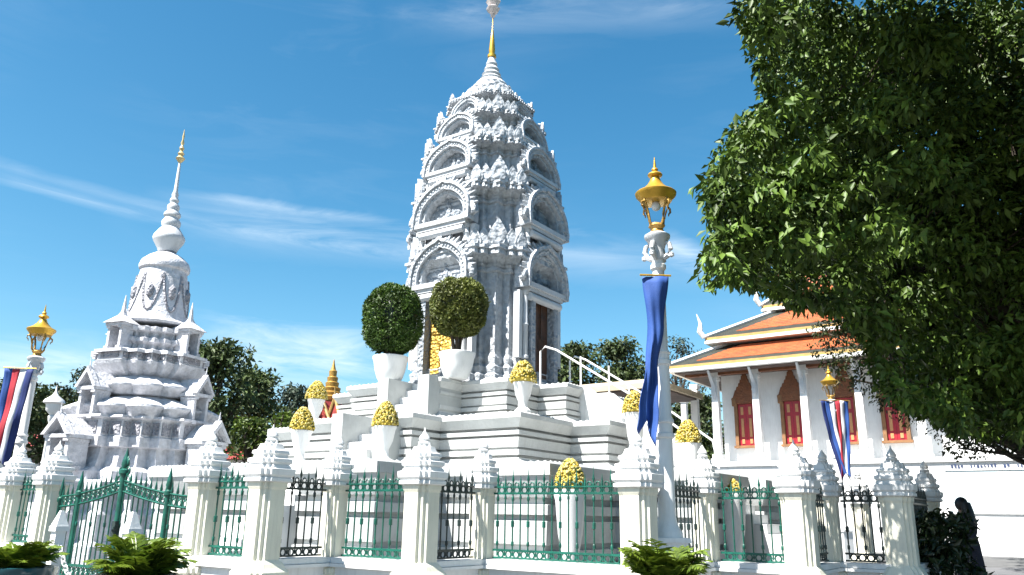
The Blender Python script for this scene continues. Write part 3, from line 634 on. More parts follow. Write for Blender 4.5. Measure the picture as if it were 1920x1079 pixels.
iron_panel('30', '95', 'short green iron panel glimpsed beyond the gate, between two pale pillars', 'green_iron')
iron_panel('385', '498', 'narrow green iron panel between the gate pillar and its neighbour', 'green_iron')
iron_panel('498', '625', 'narrow shade-coloured iron panel turned away from the sun, beside the gate pillars', 'dark_and_shaded_iron')
iron_panel('625', '790', 'green iron panel of middle width with white plinth showing through', 'green_iron')
iron_panel('790', '905', 'narrow shade-coloured iron panel below the front corner of the tower', 'dark_and_shaded_iron')
iron_panel('905', '1195', 'widest green iron panel, a yellow flower dome showing behind its spears', 'green_iron')
iron_panel('1195', '1320', 'shade-coloured iron panel behind the foot of the blue-bannered lamp post', 'dark_and_shaded_iron')
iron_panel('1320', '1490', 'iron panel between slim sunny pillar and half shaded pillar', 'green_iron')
iron_panel('1490', '1545', 'very short iron panel squeezed behind the half shaded pillar', 'dark_and_shaded_iron')
iron_panel('1545', '1690', 'shade-coloured iron panel between the tree-shaded pillars, banners hanging behind', 'dark_and_shaded_iron')
iron_panel('1690', '1735', 'foreshortened iron panel at the fence end beside the dark shrub', 'dark_and_shaded_iron')
# the gate
A, B = Vector((*P['95'], 0)), Vector((*P['385'], 0)); gd = B - A; GL = gd.length - .42; gan = math.atan2(gd.y, gd.x)
gate = thing('iron_gate', 'green wrought iron double gate rising to a crested centre post', 'gate', A + gd.normalized() * .21, gan)
def gtop(x): return 1.36 + .20 * (1 - abs(2 * x / GL - 1)) ** 1.6
for x, r, h in ((.05, .026, 1.28), (GL * .17, .032, 1.36), (GL * .5, .04, 1.62), (GL * .83, .032, 1.36), (GL - .05, .026, 1.28)):
    mb = MB(); mb.lathe([(r, .05), (r, h), (r * 1.6, h + .02), (r * 1.6, h + .06), (r * .8, h + .08), (r * 1.3, h + .13), (r * .9, h + .2), (.004, h + .33)], 10, (x, 0, 0)); mb.build('gate_post', 'green_iron', gate, smooth=40)
for s in (-1, 1):
    for k, (dx, dz, r) in enumerate(((.09, 1.55, .06), (.18, 1.48, .055), (.07, 1.67, .045), (.27, 1.43, .05))): cs = MB(); cs.ring((GL * .5 + s * dx, 0, dz), r, .013, 'y', 14, 5); cs.build('crest_scroll', 'green_iron', gate, smooth=60)
for q in range(5): a = R(30 + 30 * q); cs = MB(); cs.blob((GL * .5 + .06 * math.cos(a), 0, 1.74 + .07 * math.sin(a)), .03, 6, (1, .6, 1.8)); cs.build('crest_leaf', 'green_iron', gate, smooth=60)
nb = 26; gr_me = MB(); gr_me.ring((0, 0, 0), .036, .009, 'y', 10, 5); gr_me.ring((0, 0, .056), .025, .008, 'y', 10, 5); gscroll = gr_me.mesh('scroll', 'green_iron', 60)
for i in range(nb):
    x = .05 + (GL - .1) * (i + .5) / nb; h = gtop(x)
    mb = MB(); mb.lathe([(.010, .12), (.010, h), (.018, h + .03), (.006, h + .10), (.001, h + .17)], 6, (x, 0, 0))
    if i % 3 == 1: mb.blob((x, 0, 1.02), .02, 6, (1, 1, 2.2))
    mb.build('bar', 'green_iron', gate, smooth=40)
    for zq in (gtop(x) - .09, .42, .20): inst(gscroll, 'scroll', gate, (x + (GL - .1) / nb / 2, 0, zq))
for dz in (-.13, .0): 
    mb = MB(); mb.tube([(x, 0, gtop(x) + dz) for x in [.05 + (GL - .1) * k / 20 for k in range(21)]], .014, 6); mb.build('arched_rail', 'green_iron', gate, smooth=60)
for z in (.14, .38, .52): mb = MB(); mb.box((GL / 2, 0, z), (GL - .1, .03, .03)); mb.build('cross_rail', 'green_iron', gate)
mb = MB(); mb.box((GL * .5 + .05, -.05, .98), (.07, .05, .18)); mb.tube([(GL * .5 + .06, -.08, 1.0), (GL * .5 + .12, -.12, .97), (GL * .5 + .14, -.08, .9)], .012, 6); mb.build('latch', 'dark_and_shaded_iron', gate)

# ================================================================== LAMPS
def lamp(loc, label, y0, scale=1.0, rz=0.2, ped=0.0):
    t = thing('street_lamp', label, 'street lamp', loc, rz, 'gold crowned lamp posts')
    t.scale = (scale,) * 3
    if ped:
        mb = MB(); mb.box((0, 0, -ped / 2), (.36, .36, ped)); mb.box((0, 0, -.03), (.42, .42, .054)); mb.build('pedestal', 'white_paint', t)
    po = MB(); po.lathe([(.18, 0), (.18, .05), (.155, .09), (.125, .14), (.105, .25), (.10, 1.15), (.125, 1.17), (.125, 1.21), (.105, 1.23), (.105, 1.33), (.125, 1.35), (.125, 1.38), (.10, 1.42), (.095, 2.05), (.12, 2.07), (.12, 2.12), (.10, 2.14), (.10, 2.2), (.115, 2.22), (.085, 2.27), (.075, 3.30), (.10, 3.33), (.10, 3.38), (.08, 3.40), (.075, 3.47)], 16)
    po.build('post', 'white_paint', t, smooth=35)
    ca = MB(); ca.lathe([(.08, 3.44), (.10, 3.50), (.085, 3.56), (.10, 3.64), (.14, 3.72), (.165, 3.75), (.17, 3.79), (.12, 3.82), (.05, 3.83)], 16)
    for k in range(4):                               # curled leaf brackets round the capital
        a = R(90 * k + 45); pts = [(.08, 3.46), (.14, 3.50), (.18, 3.58), (.16, 3.66), (.11, 3.68)]
        ca.tube([(r * math.cos(a), r * math.sin(a), z) for r, z in pts], [.03, .038, .035, .03, .02], 6); ca.blob((.19 * math.cos(a), .19 * math.sin(a), 3.50), .04, 6)
    ca.build('capital', 'smooth_stone', t, smooth=40)
    cup = MB(); cup.lathe([(.04, 3.83), (.085, 3.84), (.07, 3.88), (.10, 3.92), (.085, 3.95), (.03, 3.96)], 12, lobes=8, amp=.15); cup.build('lantern_cup', 'bronze_gold', t, smooth=40)
    for k in range(4):
        a = R(90 * k + 20); mb = MB()
        pts = [(.08, 3.90), (.12, 3.97), (.135, 4.06), (.165, 4.17), (.205, 4.24), (.20, 4.29)]
        mb.tube([(r * math.cos(a), r * math.sin(a), z) for r, z in pts], [.016, .02, .017, .016, .02, .012], 6)
        mb.tube([(r * math.cos(a), r * math.sin(a), z) for r, z in ((.205, 4.24), (.245, 4.22), (.25, 4.17), (.225, 4.15), (.215, 4.11))], [.018, .016, .014, .012, .006], 6)
        mb.build('lantern_arm', 'bronze_gold', t, smooth=60)
    gb = MB(); gb.lathe([(.06, 3.955), (.10, 4.0), (.135, 4.10), (.17, 4.22), (.19, 4.268)], 16); gb.build('glass_bowl', 'lamp_glass', t, smooth=60)
    bl = MB(); bl.lathe([(.015, 4.28), (.05, 4.25), (.06, 4.20), (.045, 4.16), (.01, 4.14)], 12); bl.build('bulb', 'white_paint', t, smooth=60)
    ro = MB(); ro.lathe([(.17, 4.26), (.205, 4.27), (.225, 4.31), (.265, 4.35), (.275, 4.385), (.26, 4.40), (.225, 4.415), (.17, 4.45), (.11, 4.51), (.075, 4.57), (.065, 4.60), (.05, 4.605), (.055, 4.62), (.09, 4.635), (.10, 4.655), (.09, 4.675), (.045, 4.70), (.03, 4.715), (.045, 4.73), (.04, 4.75), (.02, 4.765), (.018, 4.80), (.004, 4.92)], 24)
    ro.build('lantern_roof', 'gold', t, smooth=40)
    return t
LY = along(P['1195'], sd_, 1254)[1] - .30
LR = atY(1252, 1008, LY); LS = .962 * LY / 9.55
lampR = lamp((LR.x, LR.y, LR.z), 'gold roofed white lamp post with a long plain blue banner', 0, LS, .2, LR.z / LS)
L2 = atY(63, 700, 15.3); lamp((L2.x, L2.y, .42), 'gold roofed lamp post carrying the blue, red and white striped banner', 0, .945, .6, .44)
L3 = atY(1563, 800, 24.5); lamp((L3.x, L3.y, 1.0), 'distant gold roofed lamp post before the red shuttered temple wall', 0, 1.0, .4, 1.0)
def banner(name, loc, rz, label, cols, w0, w1, h, sway=(0, 0), tail=.35, amp=.05, seed=1, shape=None):
    """hanging cloth: stripes are parts; narrowing and rippling downwards"""
    t = thing(name, label, 'banner', loc, rz, 'banners hung on lamp posts'); rr = random.Random(seed); n = len(cols); ny = 26
    br = MB(); br.tube([(-w0 * .56, 0, .015), (w0 * .56, 0, .015)], .012, 6); br.build('cross_bar', 'gold', t, smooth=60)
    ph = rr.uniform(0, 6)
    def pos(u, v):
        w = w0 + (w1 - w0) * min(1, v * 1.25) ** .8; x = (u - .5) * w + sway[0] * v ** 1.6; y = sway[1] * v ** 1.5
        if shape:
            for (va, ca, wa), (vb, cb, wb) in zip(shape, shape[1:]):
                if va <= v <= vb: q = (v - va) / (vb - va); q = q * q * (3 - 2 * q); x = ca + (cb - ca) * q + (u - .5) * (wa + (wb - wa) * q)
        y += amp * math.sin(u * 5.2 + v * 4 + ph) * (.25 + v) + amp * .6 * math.sin(u * 13 + ph * 2 - v * 5) * (.15 + v) + amp * .25 * math.sin(v * 17 + u * 4 + ph)
        return (x, y, -h * v)
    for k, mt in enumerate(cols):
        nx = max(3, 10 // n); vv = []; ff = []
        for j in range(ny + 1):
            for i in range(nx + 1):
                u = (k + i / nx) / n; v = j / ny; cut = 1 - tail * (1 - abs(2 * u - 1)) if v == 1 else v
                if v > 1 - tail: cut = v * (1 - tail * (1 - abs(2 * u - 1)) * (v - (1 - tail)) / tail)
                vv.append(pos(u, cut))
        for j in range(ny):
            for i in range(nx): a = j * (nx + 1) + i; ff.append((a, a + 1, a + nx + 2, a + nx + 1))
        mb = MB(); mb.add(vv, ff); me = mb.mesh('stripe', mt, 80); st = inst(me, 'stripe' if n > 1 else 'cloth', t)
        so = st.modifiers.new('thickness', 'SOLIDIFY'); so.thickness = .006
    return t
BY = LY - .2; bk = BY / 9.33; bz = atY(1229, 519, BY); banner('banner', (bz.x, BY, bz.z), .03, 'plain royal blue banner hanging down the lamp post to two pointed tails', ['blue_cloth'], .34 * bk, .20, 2.05 * bk, (0, 0), .16, .05, 4, [(0, 0, .32 * bk), (.3, -.01, .20 * bk), (.55, -.08 * bk, .16 * bk), (.8, -.14 * bk, .23 * bk), (1.01, -.21 * bk, .24 * bk)])
bz = atY(37, 692, 14.9); banner('banner', (bz.x, 14.9, bz.z), .12, 'striped banner in blue, red, white and navy on the farther lamp', ['blue_cloth', 'red_cloth', 'white_cloth', 'navy_cloth'], .52, .40, 1.85, (-.12, 0), .12, .04, 2)
for px, sx, cols, lb in ((1551, .10, ['navy_cloth', 'blue_cloth', 'white_cloth'], 'navy and white narrow banner hanging on the distant lamp'), (1578, -.02, ['red_cloth', 'white_cloth', 'blue_cloth'], 'red, white and blue narrow banner hanging on the distant lamp')):
    bz = atY(px, 752, 24.2); banner('banner', (bz.x, 24.2, bz.z), .1, lb, cols, .44, .26, 2.35, (sx * 4, 0), .1, .05, px)
sl = atY(104, 742, 27.0)
t = thing('globe_lamp', 'small plain white post lamp among the far trees', 'street lamp', (sl.x, sl.y, 0))
mb = MB(); mb.lathe([(.16, 0), (.16, .3), (.09, .4), (.07, sl.z - .9), (.1, sl.z - .85), (.12, sl.z - .7), (.06, sl.z - .65)], 12); mb.build('post', 'white_paint', t, smooth=40)
mb = MB(); mb.lathe([(.08, sl.z - .65), (.22, sl.z - .5), (.24, sl.z - .3), (.34, sl.z - .25), (.3, sl.z - .15), (.1, sl.z), (.03, sl.z + .15), (.01, sl.z + .35)], 14); mb.build('lantern', 'white_paint', t, smooth=40)

# ================================================================== TOPIARY, FLOWERS, POTTED PALMS
def topiary(loc, label, m, wid, hgt, lift, seed, boxy):
    rng = np.random.default_rng(seed); t = thing('potted_topiary', label, 'topiary', loc, 0, 'clipped trees in white pots'); 
    p = MB(); p.lathe([(.19, 0), (.22, .01), (.27, .10), (.32, .26), (.345, .42), (.37, .48), (.37, .53), (.34, .54), (.32, .50)], 28); p.build('pot', 'white_paint', t, smooth=40)
    s = MB(); s.lathe([(.32, .46), (.33, .485), (.01, .50)], 20); s.build('soil', 'soil', t)
    tk = MB()
    for q in range(3): branch(tk, (.03 * q - .03, .02 * q, .48), (.10 * (q - 1), .05 * (q - 1), lift + .25), .04, .03, .06)
    tk.build('trunk', 'bark', t, smooth=60)
    n = 15000; d = rng.normal(size=(n, 3)); d /= np.linalg.norm(d, axis=1, keepdims=True)
    w = 1 - .22 * np.clip(d[:, 2], 0, 1) ** 2 if boxy else 1.0
    lump = 1 + .035 * np.sin(d[:, 0] * 9 + seed) * np.sin(d[:, 2] * 8) + .03 * np.sin(d[:, 1] * 13 + d[:, 2] * 7)
    ex = .75 if boxy else .88; dd = np.sign(d) * np.abs(d) ** ex; dd /= (np.abs(dd) ** 2.4).sum(1, keepdims=True) ** (1 / 2.4)
    rad = rng.uniform(.80, 1.0, size=n) ** .6 * lump + (rng.random(n) < .03) * rng.uniform(0, .07, n)
    cen = dd * np.stack([wid / 2 * rad * w, wid / 2 * rad * w, hgt / 2 * rad], 1) + [0, 0, lift + hgt / 2]
    tip = d * .9 + rng.normal(size=(n, 3)) * .7; nn = d + rng.normal(size=(n, 3)) * .7
    inst(leaf_mesh('crown', cen, tip, nn, rng.uniform(.05, .085, n), m, .5), 'crown', t, kind='stuff')
    co = MB(); co.blob((0, 0, lift + hgt / 2), 1, 14, (wid * .40, wid * .40, hgt * .40)); co.build('dark_core', 'shade_leaf', t, smooth=60)  # solid core in dark leaf colour inside the leaf shell
a = TW(-.20, 2.95, UPZ + .02); topiary(a, 'dark green square-shouldered topiary tree in round white pot on stair cheek', 'clipped_leaf', 1.26, 1.50, .60, 3, True)
a = TW(1.30, 2.62, UPZ + .01); topiary(a, 'lighter olive ball topiary in white pot before the golden door', 'olive_leaf', 1.16, 1.22, .86, 5, False)
fl_rng = random.Random(11)
def flower_dome(loc, label, wid=.42, hgt=.41, ped=.55, pedw=.15):
    t = thing('flower_urn', label, 'flower pot', loc, fl_rng.uniform(0, 3), 'yellow flower domes in white urns')
    u = MB(); u.lathe([(pedw, 0), (pedw, ped * .12), (pedw * .6, ped * .22), (pedw * .55, ped * .4), (pedw * .95, ped * .62), (pedw * 1.15, ped * .9), (pedw * 1.28, ped * .96), (pedw * 1.28, ped), (pedw * 1.0, ped)], 20); u.build('urn', 'white_paint', t, smooth=40)
    b = MB(); b2 = MB(); gn = MB()
    co = MB(); co.lathe([(wid * .40, ped + .005), (wid * .44, ped + hgt * .15), (wid * .36, ped + hgt * .5), (wid * .2, ped + hgt * .78), (.01, ped + hgt * .9)], 14); co.build('dome_core', 'yellow_petals', t)
    for i in range(620):
        v = fl_rng.random() ** .85; a = fl_rng.uniform(0, 6.283); r = wid * .5 * math.cos(v * math.pi / 2 * .97) ** .62; z = ped + hgt * v * .97
        (b if fl_rng.random() < .55 else b2 if fl_rng.random() < .8 else gn).blob((r * math.cos(a), r * math.sin(a), z + .01), wid * fl_rng.uniform(.032, .055), 5, (1, 1, .75))
    b.build('blossoms', 'yellow_petals', t, kind='stuff'); b2.build('pale_blossoms', 'pale_petals', t, kind='stuff')
    if gn.v: gn.build('leaves', 'bright_leaf', t, kind='stuff')
def dome_at(px, pyb, loc_z, label, **k):              # on a surface of known height: distance follows from it
    d = ray(px, pyb); s = (loc_z - CH) / d[2]; flower_dome(Vector((d[0] * s, d[1] * s, loc_z - k.get('ped', .55))), label, **k)
dome_at(566, 808, LOWZ + .62, 'yellow flower dome on white urn beside the foot of the front stairs, palace roof behind', ped=.62)
dome_at(722, 800, LOWZ + .62, 'yellow flower dome on white urn at the plinth corner of the front stairs', ped=.62)
dome_at(593, 750, MIDZ + .60, 'half hidden yellow flower dome in front of the distant golden spire', ped=.6, wid=.46)
dome_at(981, 718, MIDZ + .58, 'yellow flower dome on white urn at the tower corner, under the wooden door', ped=.58, wid=.48)
dome_at(1190, 775, LOWZ + 1.1, 'yellow flower dome at the foot of the hand rails, beside the blue banner', ped=1.1, wid=.45)
dome_at(1291, 832, LOWZ + .52, 'yellow flower dome on tall white urn before the dark porch trees', ped=2.5 , wid=.44, pedw=.17)
a = atY(1069, 918, 11.5); flower_dome(Vector((a.x, a.y, 0)), 'large yellow flower dome standing low behind the widest green panel', ped=a.z, wid=.43, hgt=.42, pedw=.18)
a = atY(1371, 925, 14.0); flower_dome(Vector((a.x, a.y, 0)), 'low yellow flower dome seen through the half black iron panel', ped=a.z, wid=.36, hgt=.24, pedw=.2)

def palm(loc, label, pot_m, n, L, seed, pot=True, lm='palm_leaf', rise=.9):
    rr = random.Random(seed); t = thing('potted_palm', label, 'potted plant', loc, 0, 'potted plants in front of the fence')
    p = MB(); p.lathe([(.16, 0), (.19, .02), (.24, .2), (.265, .40), (.28, .42), (.28, .47), (.25, .475), (.24, .42)], 24); p.build('pot', pot_m, t, smooth=40)
    s = MB(); s.lathe([(.24, .41), (.245, .425), (.01, .44)], 16); s.build('soil', 'soil', t)
    for k in range(n):
        a = 2 * math.pi * k / n * 2.4 + rr.uniform(-.3, .3); el = rr.uniform(.6, 1.28) * rise; ln = L * rr.uniform(.7, 1.1); mb = MB(); pts = []; m = 10
        for i in range(m + 1):
            q = i / m; e = el - q * q * 1.0; 
            if i == 0: pts.append(Vector((.05 * math.cos(a), .05 * math.sin(a), .42)))
            else: pts.append(pts[-1] + Vector((math.cos(a) * math.cos(e), math.sin(a) * math.cos(e), math.sin(e))) * ln / m)
        mb.tube(pts, [.008 * (1 - .7 * i / m) for i in range(m + 1)], 5)
        side = Vector((-math.sin(a), math.cos(a), 0))
        for i in range(2, m * 2 + 1):
            q = i / (m * 2); j = min(m - 1, int(q * m)); base = pts[j].lerp(pts[j + 1], q * m - j); tg = (pts[j + 1] - pts[j]).normalized()
            ll = ln * .42 * math.sin(math.pi * min(1, q * .85 + .12)) * rr.uniform(.8, 1.1)
            for s_ in (-1, 1):
                dr = (side * s_ * .85 + tg * .6 + Vector((0, 0, rr.uniform(-.35, .1)))).normalized(); w = tg * .013; e1 = base + dr * ll + Vector((0, 0, -.15 * ll))
                md = base + dr * ll * .5; mb.add([base - w * .5, md - w, e1, md + w, base + w * .5], [(0, 1, 3, 4), (1, 2, 3)])
        inst(mb.mesh('frond', lm, None, False), 'frond', t)
    return t
a = atY(30, 1063, 6.3); palm((a.x, a.y, a.z - .47), 'bushy yellow-green palm in dark glazed pot beside the white bollard', 'glazed_pot', 44, .32, 3, rise=1.15)
a = atY(258, 1078, 5.6); palm((a.x, a.y, a.z - .47), 'spreading potted palm hiding the bottom of the green gate', 'glazed_pot', 46, .35, 8, rise=1.2)
a = atY(1245, 1086, 6.6); palm((a.x, a.y, a.z - .47), 'low feathery palm at the foot of the blue-bannered lamp', 'glazed_pot', 46, .42, 14, rise=1.1)
def under(o_loc): pass
# plant stands so the pots do not hover: white blocks under the pots
for nm, px, py, Y, lb in (('30', 30, 1063, 6.3, 'white stone block under the dark glazed palm pot'), ('258', 258, 1078, 5.6, 'white stone block under the palm at the gate'), ('1245', 1245, 1086, 6.6, 'white stone block under the palm at the lamp')):
    a = atY(px, py, Y); h = a.z - .47
    if h > .02:
        mb = MB(); mb.box((0, 0, h / 2 - .03), (.5, .5, h - .06)); mb.box((0, 0, h - .03), (.56, .56, .06)); tag(mb.build('plant_stand', 'white_paint', None, (a.x, a.y, 0), TROT), lb, 'plant stand', 'blocks under the potted palms')
# bollards and chain
def bollard(x, y, lb):
    t = thing('bollard', lb, 'bollard', (x, y, 0), TROT, 'white bollards with chain')
    mb = MB(); mb.box((0, 0, .04), (.20, .20, .08)); mb.box((0, 0, .55), (.08, .08, .96)); mb.build('post', 'white_paint', t)
    mb = MB(); mb.box((0, 0, 1.045), (.11, .11, .04)); mb.loft([[(-.05, -.05, 1.065), (.05, -.05, 1.065), (.05, .05, 1.065), (-.05, .05, 1.065)], [(-.012, -.012, 1.19), (.012, -.012, 1.19), (.012, .012, 1.19), (-.012, .012, 1.19)]]); mb.build('pointed_cap', 'white_paint', t)
b1 = atY(112, 985, 6.9); b2 = atY(248, 985, 6.5)
bollard(b1.x, b1.y, 'white pointed bollard holding one end of the sagging chain'); bollard(b2.x, b2.y, 'white pointed bollard half hidden behind the gate palm')
ch = thing('chain', 'white chain sagging between the two pointed bollards', 'chain', (b1.x, b1.y, 1.0)); A = Vector((0, 0, 0)); Bv = Vector((b2.x - b1.x, b2.y - b1.y, 0)); nl = 34; an = math.atan2(Bv.y, Bv.x)
lk = MB(); lk.ring((0, 0, 0), .019, .005, 'y', 10, 5); lk.v = [(x * 1.5, y, z) for x, y, z in lk.v]; link_me = lk.mesh('link', 'white_paint', 60)
for i in range(nl):
    t_ = (i + .5) / nl; p = A.lerp(Bv, t_) + Vector((0, 0, -.42 * 4 * t_ * (1 - t_))); sl_ = math.atan(.42 * 4 * (1 - 2 * t_) / Bv.length)
    inst(link_me, 'link', ch, p, rot=(R(90) * (i % 2), sl_, an))

# ================================================================== TEMPLE HALL ON THE RIGHT
VD = 42.0; v0 = atY(1345, 870, VD); VZ = v0.z
hall = thing('temple_hall', 'white temple hall with orange tiered roofs and red shuttered gilded windows', 'temple', (v0.x, v0.y, 0), TROT)
def tU(px): q = along((v0.x, v0.y), fd, px, 800); return (q[0] - v0.x) * UX + (q[1] - v0.y) * UY
def wallU(px, V, py=800):
    q = along((v0.x + VX * V, v0.y + VY * V), fd, px, py); return (q[0] - v0.x) * UX + (q[1] - v0.y) * UY
EZ = 8.75                                             # underside of the eaves
WV = -1.1; UEND = 19.0
mb = MB(); wl0 = wallU(1357, WV); mb.box(((wl0 + UEND) / 2, -WV + 5.5, (VZ + EZ) / 2 + .1), (UEND - wl0, 11, EZ - VZ + .2)); mb.build('wall', 'white_paint', hall)
te = MB()
for d, za, zb in ((1.6, 0, .45), (1.45, .45, .8), (1.25, .8, 1.15), (1.1, 1.15, VZ - .22), (1.2, VZ - .22, VZ)): te.box(((-4.0 + UEND) / 2, 6.0, (za + zb) / 2), (UEND + 4.0 + 2 * d, 12 + 2 * d, zb - za - .002))
te.build('terrace', 'white_paint', hall)
cols = [tU(p) for p in (1345, 1422, 1513, 1617)]; cols.append(2 * cols[-1] - cols[-2]); cols.append(2 * cols[-1] - cols[-2])
cm = MB(); Hc = EZ - VZ
cm.box((0, 0, VZ + .12), (.62, .62, .24)); cm.box((0, 0, VZ + .35), (.5, .5, .22)); cm.box((0, 0, VZ + Hc * .52), (.36, .36, Hc * .9), 0, .88); cm.box((0, 0, EZ - .4), (.44, .44, .14)); cm.box((0, 0, EZ - .12), (.46, .46, .26)); col_me = cm.mesh('column', 'white_paint')
bk = MB(); bk.tube([(0, -.15, EZ - 1.45), (0, -.28, EZ - 1.1), (0, -.22, EZ - .8), (0, -.55, EZ - .45), (0, -.95, EZ - .05)], [.07, .14, .11, .10, .06], 6); brk_me = bk.mesh('eave_bracket', 'smooth_stone', 60)
for u in cols:
    c_ = inst(col_me, 'column', hall, (u, 0, 0)); inst(brk_me, 'eave_bracket', c_)
for px, dep in ((1304, 3.5), (1283, 7.0)):
    q = wallU(px, -dep, 760); c_ = inst(col_me, 'column', hall, (q, dep, 0))
inst(col_me, 'column', hall, (cols[0], 6.0, 0))
# roofs: tiered hips with gold-edged eaves
EL = wallU(1250, 1.15, 695)
def hip(u0, u1, v0_, v1_, z0, inset, z1, th=.17):
    """one tier: fascia, tiled slope"""
    f = MB(); f.box(((u0 + u1) / 2, (v0_ + v1_) / 2, z0 + th / 2), (u1 - u0, v1_ - v0_, th)); r = f.build('eave', 'white_paint', hall)
    g2 = MB(); g2.box(((u0 + u1) / 2, (v0_ + v1_) / 2, z0 + th + .08), (u1 - u0 - .06, v1_ - v0_ - .06, .16)); g2.build('gold_fascia', 'roof_gold', r)
    z = z0 + th + .16
    def rr(i, zz_): return [(u0 + i, v0_ + i, zz_), (u1 - i, v0_ + i, zz_), (u1 - i, v1_ - i, zz_), (u0 + i, v1_ - i, zz_)]
    dk = MB(); dk.loft([rr(.05, z), rr(.05 + inset, z1)]); dk.build('roof_slope', 'roof_dark', r)
    tl = MB(); nrow = 9                                # orange field laid in overlapping courses
    m0, m1 = .16, .06
    for k in range(nrow):
        qa, qb = m0 + (1 - m0 - m1) * k / nrow, m0 + (1 - m0 - m1) * (k + 1) / nrow
        def pt(q, lift): return (.05 + inset * q, z + (z1 - z) * q + lift)
        (ia, za), (ib, zb) = pt(qa, .06), pt(qb, .025); mg = 1.1
        tl.add([(u0 + ia + mg, v0_ + ia, za), (u1 - ia - .4, v0_ + ia, za), (u1 - ib - .4, v0_ + ib, zb), (u0 + ib + mg, v0_ + ib, zb)], [(0, 1, 2, 3)])
        tl.add([(u0 + ia + mg, v0_ + ia, za), (u1 - ia - .4, v0_ + ia, za), (u1 - ia - .4, v0_ + ia, za - .05), (u0 + ia + mg, v0_ + ia, za - .05)], [(0, 1, 2, 3)])
    tl.build('tile_courses', 'roof_orange', r, kind='stuff')
    hp = MB(); a_, b_ = rr(.0, z), rr(.05 + inset, z1)
    for i in (0, 1, 2, 3): hp = MB(); hp.tube([Vector(a_[i]) + Vector((0, 0, .05)), Vector(b_[i]) + Vector((0, 0, .08))], .11, 6); hp.build('hip_ridge', 'white_paint', r)
    ch_ = MB(); ch_.tube([(u0, v0_, z), (u0 - .2, v0_ - .1, z + .35), (u0 - .15, v0_ - .08, z + .8), (u0 - .32, v0_ - .15, z + 1.35)], [.13, .16, .09, .02], 6); ch_.build('ridge_finial', 'white_paint', r)
    return r
hip(EL, UEND + 2, -1.15, 15, EZ, 2.4, EZ + 1.65)
u2 = wallU(1322, -.6, 640)
hip(u2, UEND, .5, 13.4, EZ + 1.7, 3.0, EZ + 3.75)
u3 = wallU(1422, -2.6, 600)
hip(u3, UEND - 2, 3.2, 10.5, EZ + 3.8, 2.2, EZ + 6.0)
gb = MB(); gu = wallU(1435, -3, 560); gb.loft([[(gu, 3.6, EZ + 3.9), (gu, 10, EZ + 3.9), (gu, 6.8, EZ + 8.2)], [(gu + 9, 3.6, EZ + 3.9), (gu + 9, 10, EZ + 3.9), (gu + 9, 6.8, EZ + 8.2)]]); gb.build('main_gable', 'roof_orange', hall)
gb = MB(); gb.loft([[(gu - .08, 3.9, EZ + 4.0), (gu - .08, 9.7, EZ + 4.0), (gu - .08, 6.8, EZ + 7.8)], [(gu - .02, 3.9, EZ + 4.0), (gu - .02, 9.7, EZ + 4.0), (gu - .02, 6.8, EZ + 7.8)]]); gb.build('gable_panel', 'gold_carved', hall)
cl = MB(); cl.box(((EL + UEND) / 2 + .2, 7.0, EZ - .03), (UEND - EL - .2, 15.6, .05)); cl.build('porch_ceiling', 'ceiling_brown', hall)
be_ = MB(); be_.box(((EL + UEND) / 2, 0, EZ - .10), (UEND - EL - 1.2, .3, .16)); be_.build('eave_beam', 'window_gold', hall)
# windows
fr = MB(); WZ = VZ + .95; wh = 2.15; ww = .84
for s in (-1, 1): fr.box((s * (ww / 2 + .09), -.10, WZ + wh / 2), (.17, .2, wh + .05)); fr.box((s * (ww / 2 + .15), -.12, WZ + wh + .12), (.22, .24, .4))
fr.box((0, -.12, WZ - .06), (ww + .5, .26, .12))
frame_me = fr.mesh('window_frame', 'frame_gold')
sh = MB(); sh.box((0, -.05, WZ + wh / 2), (ww / 2 - .01, .06, wh)); shut_me = sh.mesh('shutter', 'shutter_red')
sp = MB()
for za, zb in ((.10, .34), (.45, 1.40), (1.60, 2.0)): sp.box((0, -.09, WZ + (za + zb) / 2), (ww / 6, .03, zb - za))
pan_me = sp.mesh('shutter_panel', 'shutter_panel')
pe = MB(); y0, y1 = -.22, .02; W = ww / 2 + .25
pe.prism([(-W, 0), (W, 0), (W * 1.05, .28), (W * .98, .34), (-W * .98, .34), (-W * 1.05, .28)], y0, y1, 0, WZ + wh + .02)
zq = WZ + wh + .36
for (wa, ha) in ((.94, .20), (.84, .20), (.68, .20), (.50, .20), (.36, .20), (.24, .22), (.15, .32), (.08, .42)):
    pe.prism([(-W * wa, 0), (W * wa, 0), (W * wa * .86, ha), (-W * wa * .86, ha)], y0 * (.5 + .5 * wa), y1, 0, zq); zq += ha * (.93 if ha < .4 else .99)
ped_me = pe.mesh('spired_pediment', 'window_gold')
for px in (1401, 1489, 1588, 1680):
    u = wallU(px, WV, 790); w_ = inst(frame_me, 'window', hall, (u, -WV - 0.02, 0))
    for s in (-1, 1): inst(shut_me, 'shutter', w_, (s * ww / 4, 0, 0)); inst(pan_me, 'shutter_panel', w_, (s * ww / 4, 0, 0))
    inst(ped_me, 'spired_pediment', w_)
